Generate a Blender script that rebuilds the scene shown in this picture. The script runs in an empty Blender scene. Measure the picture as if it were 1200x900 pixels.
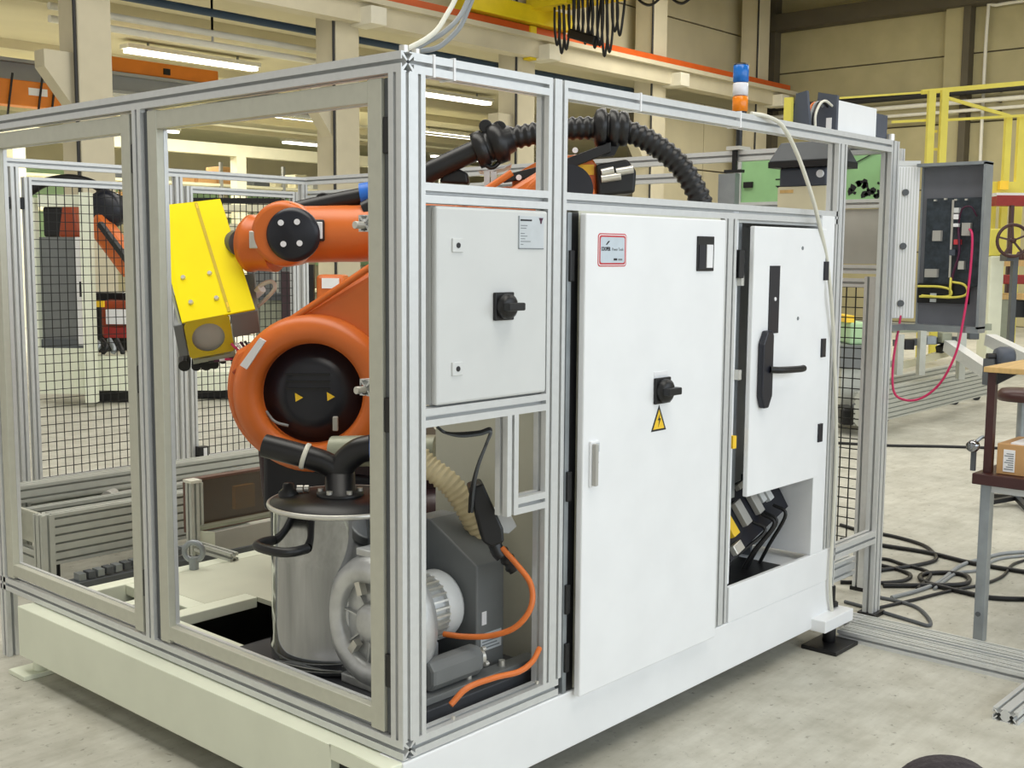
import bpy, bmesh, math, random
from mathutils import Vector, Matrix
random.seed(7)
S = bpy.context.scene
COL = S.collection
V = Vector

# ---------------------------------------------------------------- camera
F, YAW, PITCH, ROLL = 1360.6, 0.72987, 0.110995, -0.007265
CAM = Vector((-2.1855, -2.3655, 1.7548))
_fw = Vector((math.cos(PITCH)*math.cos(YAW), math.cos(PITCH)*math.sin(YAW), -math.sin(PITCH)))
_r = Vector((math.sin(YAW), -math.cos(YAW), 0))
_d = _fw.cross(_r)
RT = _r*math.cos(ROLL) + _d*math.sin(ROLL)
DN = _d*math.cos(ROLL) - _r*math.sin(ROLL)
cam_data = bpy.data.cameras.new('camera')
cam_data.sensor_width = 36.0
cam_data.lens = F/1200*36
cam_data.clip_start = 0.05
cam = bpy.data.objects.new('camera', cam_data)
COL.objects.link(cam)
up = -DN
bk = -_fw
cam.matrix_world = Matrix(((RT.x, up.x, bk.x, CAM.x), (RT.y, up.y, bk.y, CAM.y), (RT.z, up.z, bk.z, CAM.z), (0, 0, 0, 1)))
S.camera = cam

# ---------------------------------------------------------------- world, lights, exposure
W = bpy.data.worlds.new('world')
S.world = W
W.use_nodes = True
W.node_tree.nodes['Background'].inputs[0].default_value = (1.0, 0.97, 0.89, 1)
W.node_tree.nodes['Background'].inputs[1].default_value = 0.60
S.view_settings.view_transform = 'Standard'
S.view_settings.look = 'None'
S.view_settings.gamma = 1.0
S.view_settings.use_curve_mapping = False
S.view_settings.exposure = 0.0

def area(name, loc, target, sx, sy, power, color):
    l = bpy.data.lights.new(name, 'AREA')
    l.shape = 'RECTANGLE'
    l.size = sx
    l.size_y = sy
    l.energy = power
    l.color = color
    o = bpy.data.objects.new(name, l)
    COL.objects.link(o)
    o.location = loc
    o.rotation_euler = (Vector(target)-Vector(loc)).to_track_quat('-Z', 'Y').to_euler()
    return o
area('window_light', (2.5, -9.5, 4.0), (2.5, 0, 1.2), 18, 5.0, 640, (0.78, 0.89, 1.0))
area('roof_light', (0, 1.0, 8.6), (0, 1.0, 0), 4.0, 14, 820, (1.0, 0.97, 0.89))
area('roof_light', (9, 3.5, 8.6), (9, 3.5, 0), 4.0, 16, 850, (1.0, 0.97, 0.89))
area('roof_light', (20, 4.5, 8.6), (20, 4.5, 0), 4.0, 16, 1500, (1.0, 0.96, 0.86))
area('aisle_light', (9, 21, 5.5), (9, 21, 0), 16, 1.0, 1300, (1.0, 0.96, 0.84))
area('aisle_light', (18, 27, 5.5), (18, 27, 0), 18, 1.0, 1600, (1.0, 0.96, 0.84))

# ---------------------------------------------------------------- materials
MATS = {}
def lin(c):
    return tuple(((v/255)/12.92 if v/255 <= 0.04045 else ((v/255+0.055)/1.055)**2.4) for v in c)

def mat(name, rgb, rough=0.5, metal=0.0, var=0.06, scale=12.0, bump=0.0, alpha=None, emit=0.0, stretch=None, spec=0.5, rgb2=None):
    m = bpy.data.materials.new(name)
    m.use_nodes = True
    nt = m.node_tree
    b = nt.nodes['Principled BSDF']
    c = lin(rgb)
    tc = nt.nodes.new('ShaderNodeTexCoord')
    mp = nt.nodes.new('ShaderNodeMapping')
    nz = nt.nodes.new('ShaderNodeTexNoise')
    nz.inputs['Scale'].default_value = scale
    nz.inputs['Detail'].default_value = 5
    nt.links.new(tc.outputs['Object'], mp.inputs['Vector'])
    if stretch:
        mp.inputs['Scale'].default_value = stretch
    nt.links.new(mp.outputs['Vector'], nz.inputs['Vector'])
    rp = nt.nodes.new('ShaderNodeValToRGB')
    rp.color_ramp.elements[0].position = 0.32
    rp.color_ramp.elements[1].position = 0.68
    if rgb2:
        d = lin(rgb2)
        rp.color_ramp.elements[0].color = (*d, 1)
        rp.color_ramp.elements[1].color = (*c, 1)
    else:
        rp.color_ramp.elements[0].color = (*[max(0, v*(1-var)) for v in c], 1)
        rp.color_ramp.elements[1].color = (*[min(1, v*(1+var)) for v in c], 1)
    nt.links.new(nz.outputs['Fac'], rp.inputs['Fac'])
    nt.links.new(rp.outputs['Color'], b.inputs['Base Color'])
    b.inputs['Roughness'].default_value = rough
    b.inputs['Metallic'].default_value = metal
    b.inputs['Specular IOR Level'].default_value = spec
    if bump:
        bp = nt.nodes.new('ShaderNodeBump')
        bp.inputs['Strength'].default_value = bump
        bp.inputs['Distance'].default_value = 0.01
        nt.links.new(nz.outputs['Fac'], bp.inputs['Height'])
        nt.links.new(bp.outputs['Normal'], b.inputs['Normal'])
    if alpha is not None:
        b.inputs['Alpha'].default_value = alpha
    if emit:
        b.inputs['Emission Color'].default_value = (*c, 1)
        b.inputs['Emission Strength'].default_value = emit
    MATS[name] = m
    return m

mat('alu', (212, 214, 214), 0.38, 0.35, 0.03, 40)
mat('alu_flat', (196, 196, 182), 0.45, 0.25, 0.03, 30)
mat('alu_dull', (188, 190, 182), 0.45, 0.3, 0.04, 20)
mat('white_paint', (238, 240, 242), 0.42, 0, 0.02, 6)
mat('cream_paint', (230, 234, 214), 0.45, 0, 0.03, 5)
mat('grey_cab', (210, 212, 211), 0.42, 0, 0.02, 8)
mat('cab_side', (206, 206, 190), 0.5, 0, 0.03, 8)
mat('grey_part', (112, 115, 115), 0.45, 0.0, 0.05, 10)
mat('dark_grey', (84, 88, 92), 0.5, 0, 0.06, 12)
mat('black', (16, 16, 18), 0.42, 0, 0.15, 15)
mat('black_rubber', (22, 22, 24), 0.38, 0, 0.15, 20)
mat('plate_dark', (52, 54, 58), 0.5, 0, 0.1, 10)
mat('navy_black', (26, 28, 38), 0.35, 0, 0.1, 10)
mat('slate_light', (112, 114, 122), 0.5, 0.1, 0.06, 10)
mat('slate', (72, 78, 90), 0.5, 0, 0.06, 10)
mat('orange', (214, 110, 44), 0.35, 0, 0.08, 5)
mat('orange_dark', (160, 68, 32), 0.4, 0, 0.1, 6)
mat('cable_orange', (212, 112, 46), 0.4, 0, 0.06, 20)
mat('yellow', (255, 232, 6), 0.5, 0, 0.02, 8, spec=0.2)
mat('gold', (206, 180, 26), 0.45, 0, 0.05, 14)
mat('warn_yellow', (250, 206, 50), 0.4, 0, 0.02, 8)
mat('steel', (158, 160, 163), 0.09, 1.0, 0.35, 9, stretch=(1, 1, 0.1))  # stretched colour noise imitates the dark reflected streaks of the drum
mat('cast_alu', (198, 200, 200), 0.42, 0.55, 0.14, 14, bump=0.25)
mat('bolt', (214, 212, 204), 0.3, 0.6, 0.03, 30)
mat('beige_hose', (206, 190, 150), 0.55, 0, 0.08, 30)
mat('olive_grey', (150, 154, 136), 0.45, 0.2, 0.06, 10)
mat('red', (196, 60, 66), 0.45, 0, 0.05, 20)
mat('crimson', (206, 44, 100), 0.4, 0, 0.05, 20)
mat('deep_red', (150, 40, 34), 0.5, 0, 0.1, 10)
mat('label_blue', (196, 208, 218), 0.4, 0, 0.05, 20)
mat('label_grey', (196, 202, 206), 0.4, 0, 0.04, 20)
mat('print_dark', (30, 30, 34), 0.5, 0, 0.05, 20)
mat('print_grey', (120, 126, 130), 0.5, 0, 0.05, 20)
mat('print_plum', (70, 20, 52), 0.5, 0, 0.05, 20)
mat('blue_lens', (30, 110, 196), 0.2, 0, 0.1, 30)
mat('white_lens', (226, 226, 232), 0.2, 0, 0.05, 30)
mat('amber_lens', (236, 134, 26), 0.2, 0, 0.1, 30)
mat('blue_plastic', (38, 110, 206), 0.4, 0, 0.05, 20)
mat('cable_white', (216, 214, 200), 0.45, 0, 0.04, 20)
mat('cable_grey', (140, 144, 146), 0.45, 0, 0.05, 20)
mat('wood', (206, 170, 110), 0.5, 0, 0.12, 6, stretch=(1, 8, 1))
mat('brown_edge', (64, 32, 30), 0.4, 0, 0.1, 12)
mat('cardboard', (190, 148, 98), 0.7, 0, 0.05, 14)
mat('paper', (236, 236, 238), 0.6, 0, 0.02, 14)
mat('chair_cloth', (46, 40, 44), 0.85, 0, 0.25, 120, bump=0.3)
mat('wire_dark', (24, 24, 22), 0.5, 0.2, 0.05, 10)
mat('crane_yellow', (232, 206, 28), 0.5, 0, 0.06, 3)
mat('crane_orange', (222, 128, 36), 0.5, 0, 0.06, 3)
mat('rail_orange', (214, 96, 34), 0.5, 0, 0.06, 3)
mat('platform_yellow', (224, 212, 92), 0.5, 0, 0.05, 4)
mat('hall_wall', (204, 196, 168), 0.85, 0, 0.05, 1.2)
mat('hall_back', (178, 170, 134), 0.85, 0, 0.07, 1.5)
mat('hall_dark', (92, 86, 72), 0.8, 0, 0.08, 1.5)
mat('column_mat', (206, 198, 174), 0.8, 0, 0.05, 2)
mat('corbel_mat', (226, 222, 206), 0.8, 0, 0.04, 4)
mat('aisle_ceiling', (204, 196, 166), 0.9, 0, 0.05, 0.8)
mat('beam_cream', (230, 226, 198), 0.7, 0, 0.05, 2)
mat('beam_grey', (156, 158, 158), 0.6, 0, 0.05, 2)
mat('pipe_blue', (44, 66, 88), 0.5, 0, 0.05, 4)
mat('pipe_white', (226, 224, 214), 0.5, 0, 0.05, 4)
mat('pipe_black', (40, 40, 42), 0.5, 0, 0.05, 4)
mat('lamp_emit', (255, 252, 240), 0.5, 0, 0.0, 4, emit=4.0)
mat('green_wall', (176, 210, 166), 0.6, 0, 0.1, 0.7)
mat('green_plate', (150, 196, 140), 0.35, 0, 0.12, 4)
mat('shelf_boxes', (196, 190, 160), 0.7, 0, 0.2, 2)
mat('sheet_grey', (176, 174, 168), 0.5, 0.2, 0.05, 8)
mat('galv', (150, 156, 160), 0.35, 0.55, 0.12, 10)
mat('circuit', (50, 58, 66), 0.5, 0.1, 0.35, 40)
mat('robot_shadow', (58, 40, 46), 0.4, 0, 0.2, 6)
mat('tan_panel', (214, 206, 176), 0.6, 0, 0.05, 4)

def floor_mat():
    m = bpy.data.materials.new('concrete')
    m.use_nodes = True
    nt = m.node_tree
    b = nt.nodes['Principled BSDF']
    tc = nt.nodes.new('ShaderNodeTexCoord')
    def noise(s, det, st=None):
        n = nt.nodes.new('ShaderNodeTexNoise')
        n.inputs['Scale'].default_value = s
        n.inputs['Detail'].default_value = det
        n.inputs['Roughness'].default_value = 0.65
        mp = nt.nodes.new('ShaderNodeMapping')
        if st:
            mp.inputs['Scale'].default_value = st
        nt.links.new(tc.outputs['Object'], mp.inputs['Vector'])
        nt.links.new(mp.outputs['Vector'], n.inputs['Vector'])
        return n
    def ramp(src, p0, c0, p1, c1):
        r = nt.nodes.new('ShaderNodeValToRGB')
        r.color_ramp.elements[0].position = p0
        r.color_ramp.elements[0].color = (*lin(c0), 1)
        r.color_ramp.elements[1].position = p1
        r.color_ramp.elements[1].color = (*lin(c1), 1)
        nt.links.new(src.outputs['Fac'], r.inputs['Fac'])
        return r
    def mix(a, bb, fac, mode='MULTIPLY'):
        x = nt.nodes.new('ShaderNodeMix')
        x.data_type = 'RGBA'
        x.blend_type = mode
        x.inputs[0].default_value = fac
        nt.links.new(a.outputs[0], x.inputs[6])
        nt.links.new(bb.outputs[0], x.inputs[7])
        class O: pass
        o = O()
        o.outputs = [x.outputs[2]]
        return o
    big = ramp(noise(0.55, 4), 0.35, (182, 181, 170), 0.65, (204, 202, 190))
    mid = ramp(noise(5, 8), 0.30, (188, 184, 174), 0.62, (255, 255, 255))
    streak = ramp(noise(4, 8, (0.7, 6, 1)), 0.34, (205, 202, 194), 0.6, (255, 255, 255))
    spots = ramp(noise(26, 5), 0.28, (120, 116, 106), 0.40, (255, 255, 255))
    c = mix(big, mid, 0.5)
    c = mix(c, streak, 0.25)
    c = mix(c, spots, 0.7)
    nt.links.new(c.outputs[0], b.inputs['Base Color'])
    b.inputs['Roughness'].default_value = 0.60
    b.inputs['Specular IOR Level'].default_value = 0.3
    MATS['concrete'] = m
floor_mat()

def tint_mat(name, rgb, fac):
    m = bpy.data.materials.new(name)
    m.use_nodes = True
    nt = m.node_tree
    nt.nodes.remove(nt.nodes['Principled BSDF'])
    out = nt.nodes['Material Output']
    t = nt.nodes.new('ShaderNodeBsdfTransparent')
    t.inputs[0].default_value = (*lin(rgb), 1)
    g = nt.nodes.new('ShaderNodeBsdfGlossy')
    g.inputs['Roughness'].default_value = 0.06
    x = nt.nodes.new('ShaderNodeMixShader')
    x.inputs[0].default_value = fac
    nt.links.new(t.outputs[0], x.inputs[1])
    nt.links.new(g.outputs[0], x.inputs[2])
    nt.links.new(x.outputs[0], out.inputs[0])
    MATS[name] = m
tint_mat('smoked_pane', (170, 146, 126), 0.08)
mat('deck_paint', (208, 210, 190), 0.5, 0, 0.04, 5)
mat('brown_panel', (104, 76, 66), 0.5, 0, 0.15, 8)

# ---------------------------------------------------------------- helpers
MW = {}
def thing(name, label, cat, loc=(0, 0, 0), rz=0.0, group=None, kind=None):
    o = bpy.data.objects.new(name, None)
    o.empty_display_size = 0.1
    COL.objects.link(o)
    o.location = loc
    o.rotation_euler = (0, 0, rz)
    o['label'] = label
    if cat:
        o['category'] = cat
    if group:
        o['group'] = group
    if kind:
        o['kind'] = kind
    MW[o] = Matrix.Translation(Vector(loc)) @ Matrix.Rotation(rz, 4, 'Z')
    return o

def tag(o, label, cat=None, group=None, kind=None):
    o['label'] = label
    if cat:
        o['category'] = cat
    if group:
        o['group'] = group
    if kind:
        o['kind'] = kind
    return o

class MB:
    def __init__(self):
        self.v = []
        self.f = []
        self.sm = []
    def add(self, vs, fs, smooth=False):
        n = len(self.v)
        self.v += [Vector(p) for p in vs]
        self.f += [tuple(i+n for i in f) for f in fs]
        self.sm += [smooth]*len(fs)
        return self
    def box(self, a, b):
        x0, y0, z0 = a
        x1, y1, z1 = b
        vs = [(x0, y0, z0), (x1, y0, z0), (x1, y1, z0), (x0, y1, z0), (x0, y0, z1), (x1, y0, z1), (x1, y1, z1), (x0, y1, z1)]
        return self.add(vs, [(3, 2, 1, 0), (4, 5, 6, 7), (0, 1, 5, 4), (1, 2, 6, 5), (2, 3, 7, 6), (3, 0, 4, 7)])
    def hexa(self, bot, top):
        return self.add(list(bot)+list(top), [(3, 2, 1, 0), (4, 5, 6, 7), (0, 1, 5, 4), (1, 2, 6, 5), (2, 3, 7, 6), (3, 0, 4, 7)])
    def obox(self, c, ax, ay, az):
        """box by centre and three half-axis vectors"""
        c, ax, ay, az = Vector(c), Vector(ax), Vector(ay), Vector(az)
        q = [(-1, -1), (1, -1), (1, 1), (-1, 1)]
        return self.hexa([c+ax*i+ay*j-az for i, j in q], [c+ax*i+ay*j+az for i, j in q])
    def bar(self, p0, p1, w, h, upv=(0, 0, 1)):
        p0, p1 = Vector(p0), Vector(p1)
        d = (p1-p0)
        L = d.length
        d.normalize()
        u = Vector(upv)
        s = d.cross(u)
        if s.length < 1e-4:
            s = d.cross(Vector((1, 0, 0)))
        s.normalize()
        u = s.cross(d)
        return self.obox((p0+p1)/2, d*L/2, s*w/2, u*h/2)
    def cyl(self, p0, p1, r0, r1=None, n=24, caps=True):
        if r1 is None:
            r1 = r0
        p0, p1 = Vector(p0), Vector(p1)
        d = (p1-p0).normalized()
        s = d.orthogonal().normalized()
        t = d.cross(s)
        vs = []
        for p, r in ((p0, r0), (p1, r1)):
            for i in range(n):
                a = 2*math.pi*i/n
                vs.append(p+(s*math.cos(a)+t*math.sin(a))*r)
        self.add(vs, [(i, (i+1) % n, n+(i+1) % n, n+i) for i in range(n)], True)
        if caps:
            self.add(vs, [tuple(range(n-1, -1, -1)), tuple(range(n, 2*n))])
        return self
    def lathe(self, o, axis, prof, n=36, close=False):
        """prof: list of (r, h) along axis from o"""
        o, d = Vector(o), Vector(axis).normalized()
        s = d.orthogonal().normalized()
        t = d.cross(s)
        vs = []
        for r, h in prof:
            for i in range(n):
                a = 2*math.pi*i/n
                vs.append(o+d*h+(s*math.cos(a)+t*math.sin(a))*r)
        m = len(prof)
        fs = []
        for j in range(m if close else m-1):
            k = (j+1) % m
            for i in range(n):
                fs.append((j*n+i, j*n+(i+1) % n, k*n+(i+1) % n, k*n+i))
        self.add(vs, fs, True)
        if not close:
            for j, rev in ((0, True), (m-1, False)):
                if prof[j][0] > 1e-4:
                    c = tuple(range(j*n, j*n+n))
                    self.add(vs, [c[::-1] if rev else c])
        return self
    def tube(self, path, r, n=10, radii=None, caps=True):
        P = [Vector(p) for p in path]
        T = []
        for i in range(len(P)):
            a = P[max(0, i-1)]
            b = P[min(len(P)-1, i+1)]
            T.append((b-a).normalized())
        s = T[0].orthogonal().normalized()
        vs = []
        for i, p in enumerate(P):
            s = (s-T[i]*s.dot(T[i])).normalized()
            t = T[i].cross(s)
            rr = radii[i] if radii else r
            for k in range(n):
                a = 2*math.pi*k/n
                vs.append(p+(s*math.cos(a)+t*math.sin(a))*rr)
        fs = []
        for j in range(len(P)-1):
            for i in range(n):
                fs.append((j*n+i, j*n+(i+1) % n, (j+1)*n+(i+1) % n, (j+1)*n+i))
        self.add(vs, fs, True)
        if caps:
            self.add(vs, [tuple(range(n-1, -1, -1)), tuple(range((len(P)-1)*n, len(P)*n))])
        return self
    def prism(self, poly, ext):
        """poly: 3D outline, ext: extrusion vector"""
        n = len(poly)
        e = Vector(ext)
        P = [Vector(p) for p in poly]
        vs = P+[p+e for p in P]
        fs = [tuple(range(n-1, -1, -1)), tuple(range(n, 2*n))]
        fs += [(i, (i+1) % n, n+(i+1) % n, n+i) for i in range(n)]
        return self.add(vs, fs)
    def build(self, name, m, parent=None, local=False, bevel=0.0, seg=2, weld=False):
        me = bpy.data.meshes.new(name)
        vs = self.v
        root = parent
        while root is not None and root not in MW:
            root = root.parent
        if root is not None and not local:
            inv = MW[root].inverted()
            vs = [inv @ p for p in vs]
        me.from_pydata([tuple(p) for p in vs], [], self.f)
        me.polygons.foreach_set('use_smooth', self.sm)
        bm = bmesh.new()
        bm.from_mesh(me)
        if weld or bevel:
            bmesh.ops.remove_doubles(bm, verts=bm.verts, dist=1e-5)
        bmesh.ops.recalc_face_normals(bm, faces=bm.faces)
        bm.to_mesh(me)
        bm.free()
        me.materials.append(MATS[m])
        o = bpy.data.objects.new(name, me)
        COL.objects.link(o)
        if parent is not None:
            o.parent = parent
        if bevel:
            md = o.modifiers.new('bevel', 'BEVEL')
            md.width = bevel
            md.segments = seg
            md.limit_method = 'ANGLE'
            md.angle_limit = math.radians(40)
        return o

def box(name, a, b, m, parent=None, bevel=0.0, local=False):
    return MB().box(a, b).build(name, m, parent, local, bevel)

def spline(pts, n=8):
    P = [Vector(p) for p in pts]
    P = [P[0]*2-P[1]]+P+[P[-1]*2-P[-2]]
    out = []
    for i in range(1, len(P)-2):
        a, b, c, d = P[i-1:i+3]
        for k in range(n):
            t = k/n
            out.append(0.5*((2*b)+(c-a)*t+(2*a-5*b+4*c-d)*t*t+(3*b-a-3*c+d)*t**3))
    out.append(P[-2])
    return out

def cable(name, pts, r, m, parent=None, n=8, local=False):
    return MB().tube(spline(pts, 8), r, n).build(name, m, parent, local)

def resample(P, step):
    out = [P[0].copy()]
    acc = 0
    for a, b in zip(P, P[1:]):
        L = (b-a).length
        pos = step-acc
        while pos <= L:
            out.append(a.lerp(b, pos/L))
            pos += step
        acc = (acc+L) % step
    return out

def corrugated(name, pts, r, m, parent=None, step=0.011, amp=0.12, n=14, local=False):
    P = resample(spline(pts, 12), step)
    rad = [r*(1+amp) if (i//2) % 2 == 0 else r*(1-amp) for i in range(len(P))]
    return MB().tube(P, r, n, rad).build(name, m, parent, local)

def slot_poly(w, h):
    """outline of a slotted extrusion w x h, slots every ~45 mm on every side"""
    hm = min(w/max(1, round(w/0.047)), h/max(1, round(h/0.047)))/2
    sw, lp, w2 = 0.0058, 0.0038, 0.0014
    w1, sd = min(0.0165, hm-0.006), hm-0.0036
    def side(L):
        n = max(1, round(L/0.047))
        return [L*(k+0.5)/n for k in range(n)]
    def slot(c):
        return [(c-sw, 0), (c-sw, lp), (c-w1, lp), (c-w2, sd), (c+w2, sd), (c+w1, lp), (c+sw, lp), (c+sw, 0)]
    out = [(0, 0)]
    for c in side(w):
        out += slot(c)
    out.append((w, 0))
    for c in side(h):
        out += [(w-d, a) for a, d in slot(c)]
    out.append((w, h))
    for c in reversed(side(w)):
        out += [(a, h-d) for a, d in reversed(slot(c))]
    out.append((0, h))
    for c in reversed(side(h)):
        out += [(d, a) for a, d in reversed(slot(c))]
    return out

def profile(name, a, b, axis, parent, m='alu', plain=False, local=False):
    """slotted aluminium bar filling the box a..b, running along axis"""
    a, b = Vector(a), Vector(b)
    i = 'xyz'.index(axis)
    j, k = [q for q in range(3) if q != i]
    w, h = b[j]-a[j], b[k]-a[k]
    poly = []
    for (p, q) in slot_poly(w, h):
        v = [0, 0, 0]
        v[i] = a[i]
        v[j] = a[j]+p
        v[k] = a[k]+q
        poly.append(v)
    e = [0, 0, 0]
    e[i] = b[i]-a[i]
    return MB().prism(poly, e).build(name, m, parent, local)

def text(name, body, size, loc, m, parent, rot=(math.pi/2, 0, 0), sx=1.0, bold=0.0):
    c = bpy.data.curves.new(name, 'FONT')
    c.body = body
    c.size = size
    c.offset = bold
    c.extrude = 0.0004
    c.resolution_u = 2
    o = bpy.data.objects.new(name, c)
    COL.objects.link(o)
    bpy.context.view_layer.update()
    me = bpy.data.meshes.new_from_object(o.evaluated_get(bpy.context.evaluated_depsgraph_get()))
    COL.objects.unlink(o)
    bpy.data.objects.remove(o)
    from mathutils import Euler
    M = Matrix.Translation(Vector(loc)) @ Euler(rot).to_matrix().to_4x4() @ Matrix.Diagonal((sx, 1, 1, 1))
    root = parent
    while root not in MW:
        root = root.parent
    me.transform(MW[root].inverted() @ M)
    me.materials.clear()
    me.materials.append(MATS[m])
    t = bpy.data.objects.new(name, me)
    COL.objects.link(t)
    t.parent = parent
    return t

def wire_panel(name, o, u, v, nu, nv, r, parent, m='wire_dark'):
    """square wire mesh: nu+1 wires along v, nv+1 along u, spanning vectors u and v from o"""
    o, u, v = Vector(o), Vector(u), Vector(v)
    mb = MB()
    nrm = u.cross(v).normalized()
    for i in range(nu+1):
        p = o+u*(i/nu)
        mb.obox(p+v/2, u.normalized()*r, v/2, nrm*r)
    for j in range(nv+1):
        p = o+v*(j/nv)+nrm*r
        mb.obox(p+u/2, u/2, v.normalized()*r, nrm*r)
    w = mb.build(name, m, parent)
    w['kind'] = 'stuff'
    return w

def at(px, py, t):
    """point at view depth t for a measured spot of the survey photograph"""
    return CAM+(_fw+RT*((px-600)/F)+DN*((py-450)/F))*t

def on(px, py, ax, val):
    """the same spot carried to the plane ax = val"""
    d = _fw+RT*((px-600)/F)+DN*((py-450)/F)
    i = 'xyz'.index(ax)
    return CAM+d*((val-CAM[i])/d[i])

# ================================================================ SETTING
fl = box('floor', (-9, -12, -0.12), (44, 46, 0), 'concrete')
tag(fl, 'worn beige concrete factory floor', kind='structure')

HX = 28.6      # back wall
HY = 15.4      # wall above the crane runway
wb = MB().box((HX+0.06, -12, 0), (HX+0.3, HY+0.3, 9.4)).build('wall_back', 'hall_dark')
tag(wb, 'beige panelled end wall of the hall', kind='structure')
zs = [0, 1.9, 3.55, 5.25, 7.0, 9.4]
ys = [-12, -6.6, -1.2, 4.2, 9.3, 15.3]
for i in range(len(ys)-1):
    for j in range(len(zs)-1):
        box('panel', (HX, ys[i]+0.02, zs[j]+0.02), (HX+0.07, ys[i+1]-0.02, zs[j+1]-0.02), 'hall_back', wb)
wl = MB().box((2, HY+0.06, 6.55), (HX, HY+0.3, 9.4)).build('wall_left', 'hall_dark')
tag(wl, 'beige panels of the side wall above the crane runway', kind='structure')
for k in range(5):
    x0 = 2.09+5*k+0.3
    for (z0, z1) in ((6.55, 7.95), (7.95, 9.4)):
        box('panel', (x0+0.02, HY, z0+0.02), (x0+4.98, HY+0.07, z1-0.02), 'hall_wall', wl)
wl2 = MB().box((22.4, HY+0.06, 0), (HX, HY+0.3, 5.9)).build('wall_left_lower', 'hall_dark')
tag(wl2, 'beige lower side wall panels in the last bay beneath the runway', kind='structure')
for (z0, z1) in ((0, 2.2), (2.2, 4.1), (4.1, 5.9)):
    for (x0, x1) in ((22.4, 25.5), (25.5, 28.5)):
        box('panel', (x0+0.02, HY, z0+0.02), (x1-0.02, HY+0.07, z1-0.02), 'hall_wall', wl2)
roof = box('ceiling', (-9, -12, 9.4), (HX+0.4, HY+0.4, 9.6), 'hall_dark')
tag(roof, 'dark roof of the main hall', kind='structure')
aroof = box('ceiling_aisle', (0, HY+0.3, 6.25), (44, 42, 6.4), 'aisle_ceiling')
tag(aroof, 'cream ceiling of the side aisle with lamp rows', kind='structure')
for y in (17.6, 22.6, 25.2, 30.4, 33.5):
    box('ceiling_rib', (0, y, 6.05), (44, y+0.25, 6.26), 'aisle_ceiling', aroof)
wf = box('wall_far', (0, 40, 0), (44, 40.3, 6.4), 'aisle_ceiling')
tag(wf, 'cream far wall of the side aisle', kind='structure')
for k in range(8):
    p = box('window_panel', (4+4.6*k, 39.9, 1.2), (8+4.6*k, 40.05, 4.9), 'green_wall', wf)
we = box('wall_side', (43.6, HY+0.3, 0), (44, 40, 6.4), 'aisle_ceiling')
tag(we, 'cream end wall of the side aisle', kind='structure')

# roof beam and wall services on the end wall
rb = box('trim_1', (HX-0.5, -12, 8.15), (HX-0.02, HY, 8.6), 'hall_dark')
tag(rb, 'dark steel roof beam along the top of the end wall', kind='structure')
rb2 = box('trim_2', (HX-0.35, HY-0.55, 0), (HX-0.01, HY-0.01, 9.3), 'hall_dark')
tag(rb2, 'dark corner stanchion where the end wall meets the runway wall', kind='structure')
wcol = MB().box((HX-0.35, 9.28, 0), (HX-0.01, 9.46, 8.2)).build('trim_3', 'hall_dark')
MB().box((HX-0.25, 9.46, 0), (HX-0.01, 9.95, 8.2)).build('flange', 'hall_back', wcol)
tag(wcol, 'dark steel stanchion standing against the end wall', kind='structure')
for (z, m, lab, r) in ((5.98, 'pipe_black', 'black service pipe running along the end wall', 0.09),
                    (5.72, 'pipe_white', 'pale service pipe below the black pipe on the end wall', 0.06),
                    (5.5, 'pipe_white', 'lowest pale pipe on the end wall', 0.045)):
    o = MB().cyl((HX-0.5, -12, z), (HX-0.5, 15.1, z), r, n=12).build('wall_pipe', m)
    tag(o, lab, 'pipe')
    for yy in (0.5, 4.5, 8.5, 12.5):
        MB().box((HX-0.5, yy, z-0.03), (HX, yy+0.06, z+0.03)).build('bracket', 'hall_dark', o)
o = cable('conduit', [(HX-0.2, 8.9, 3), (HX-0.2, 8.9, 7.9), (HX-0.2, 8.7, 8.1), (HX-0.2, 7, 8.1)], 0.045, 'pipe_white')
tag(o, 'thin pale conduit dropping down beside the end wall stanchion', 'pipe')

# columns, corbels, runway
for k in range(-1, 5):
    cx = 7.09+5*k
    place = ['just left of the frame', 'in front of the orange hoist, nearest the camera', 'second along the runway, behind the yellow robot tool side', 'third along the runway, behind the black hose clamp',
             'fourth along the runway, left of the signal lamp', 'last along the runway, at the end wall'][k+1]
    c = thing('hall_column', 'pale concrete hall column ' + place, None, (cx, 14.8, 0), kind='structure')
    MB().box((cx-0.28, 14.52, 0), (cx+0.28, 15.1, 9.3)).build('shaft', 'column_mat', c, bevel=0.02)
    MB().cyl((cx-0.31, 14.55, 0), (cx-0.31, 14.55, 9), 0.025, n=10).build('downpipe', 'pipe_black', c)
    MB().box((cx+0.08, 13.95, 5.9), (cx+0.46, 14.53, 6.22)).build('corbel', 'corbel_mat', c, bevel=0.015)
    MB().prism([(cx-0.28, 14.65, 3.9), (cx-0.28, 14.65, 4.75), (cx-0.75, 14.65, 4.75), (cx-0.75, 14.65, 4.5)], (0, 0.3, 0)).build('bracket', 'column_mat', c)
g = MB().box((1, 14.25, 5.95), (HX-0.3, 14.6, 6.38)).box((1, 14.1, 6.3), (HX-0.3, 14.75, 6.4)).build('runway_girder', 'column_mat')
tag(g, 'long pale crane runway girder carried on the columns', kind='structure')
o = MB().box((1, 14.34, 6.4), (HX-0.3, 14.46, 6.60)).build('crane_rail', 'rail_orange')
tag(o, 'orange conductor rail along the top of the runway girder', 'rail')
o = MB().cyl((7.5, 15.3, 5.87), (22, 15.3, 5.87), 0.07, n=10).build('service_pipe', 'pipe_blue')
tag(o, 'dark blue pipe slung behind the hall columns', 'pipe')
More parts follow.
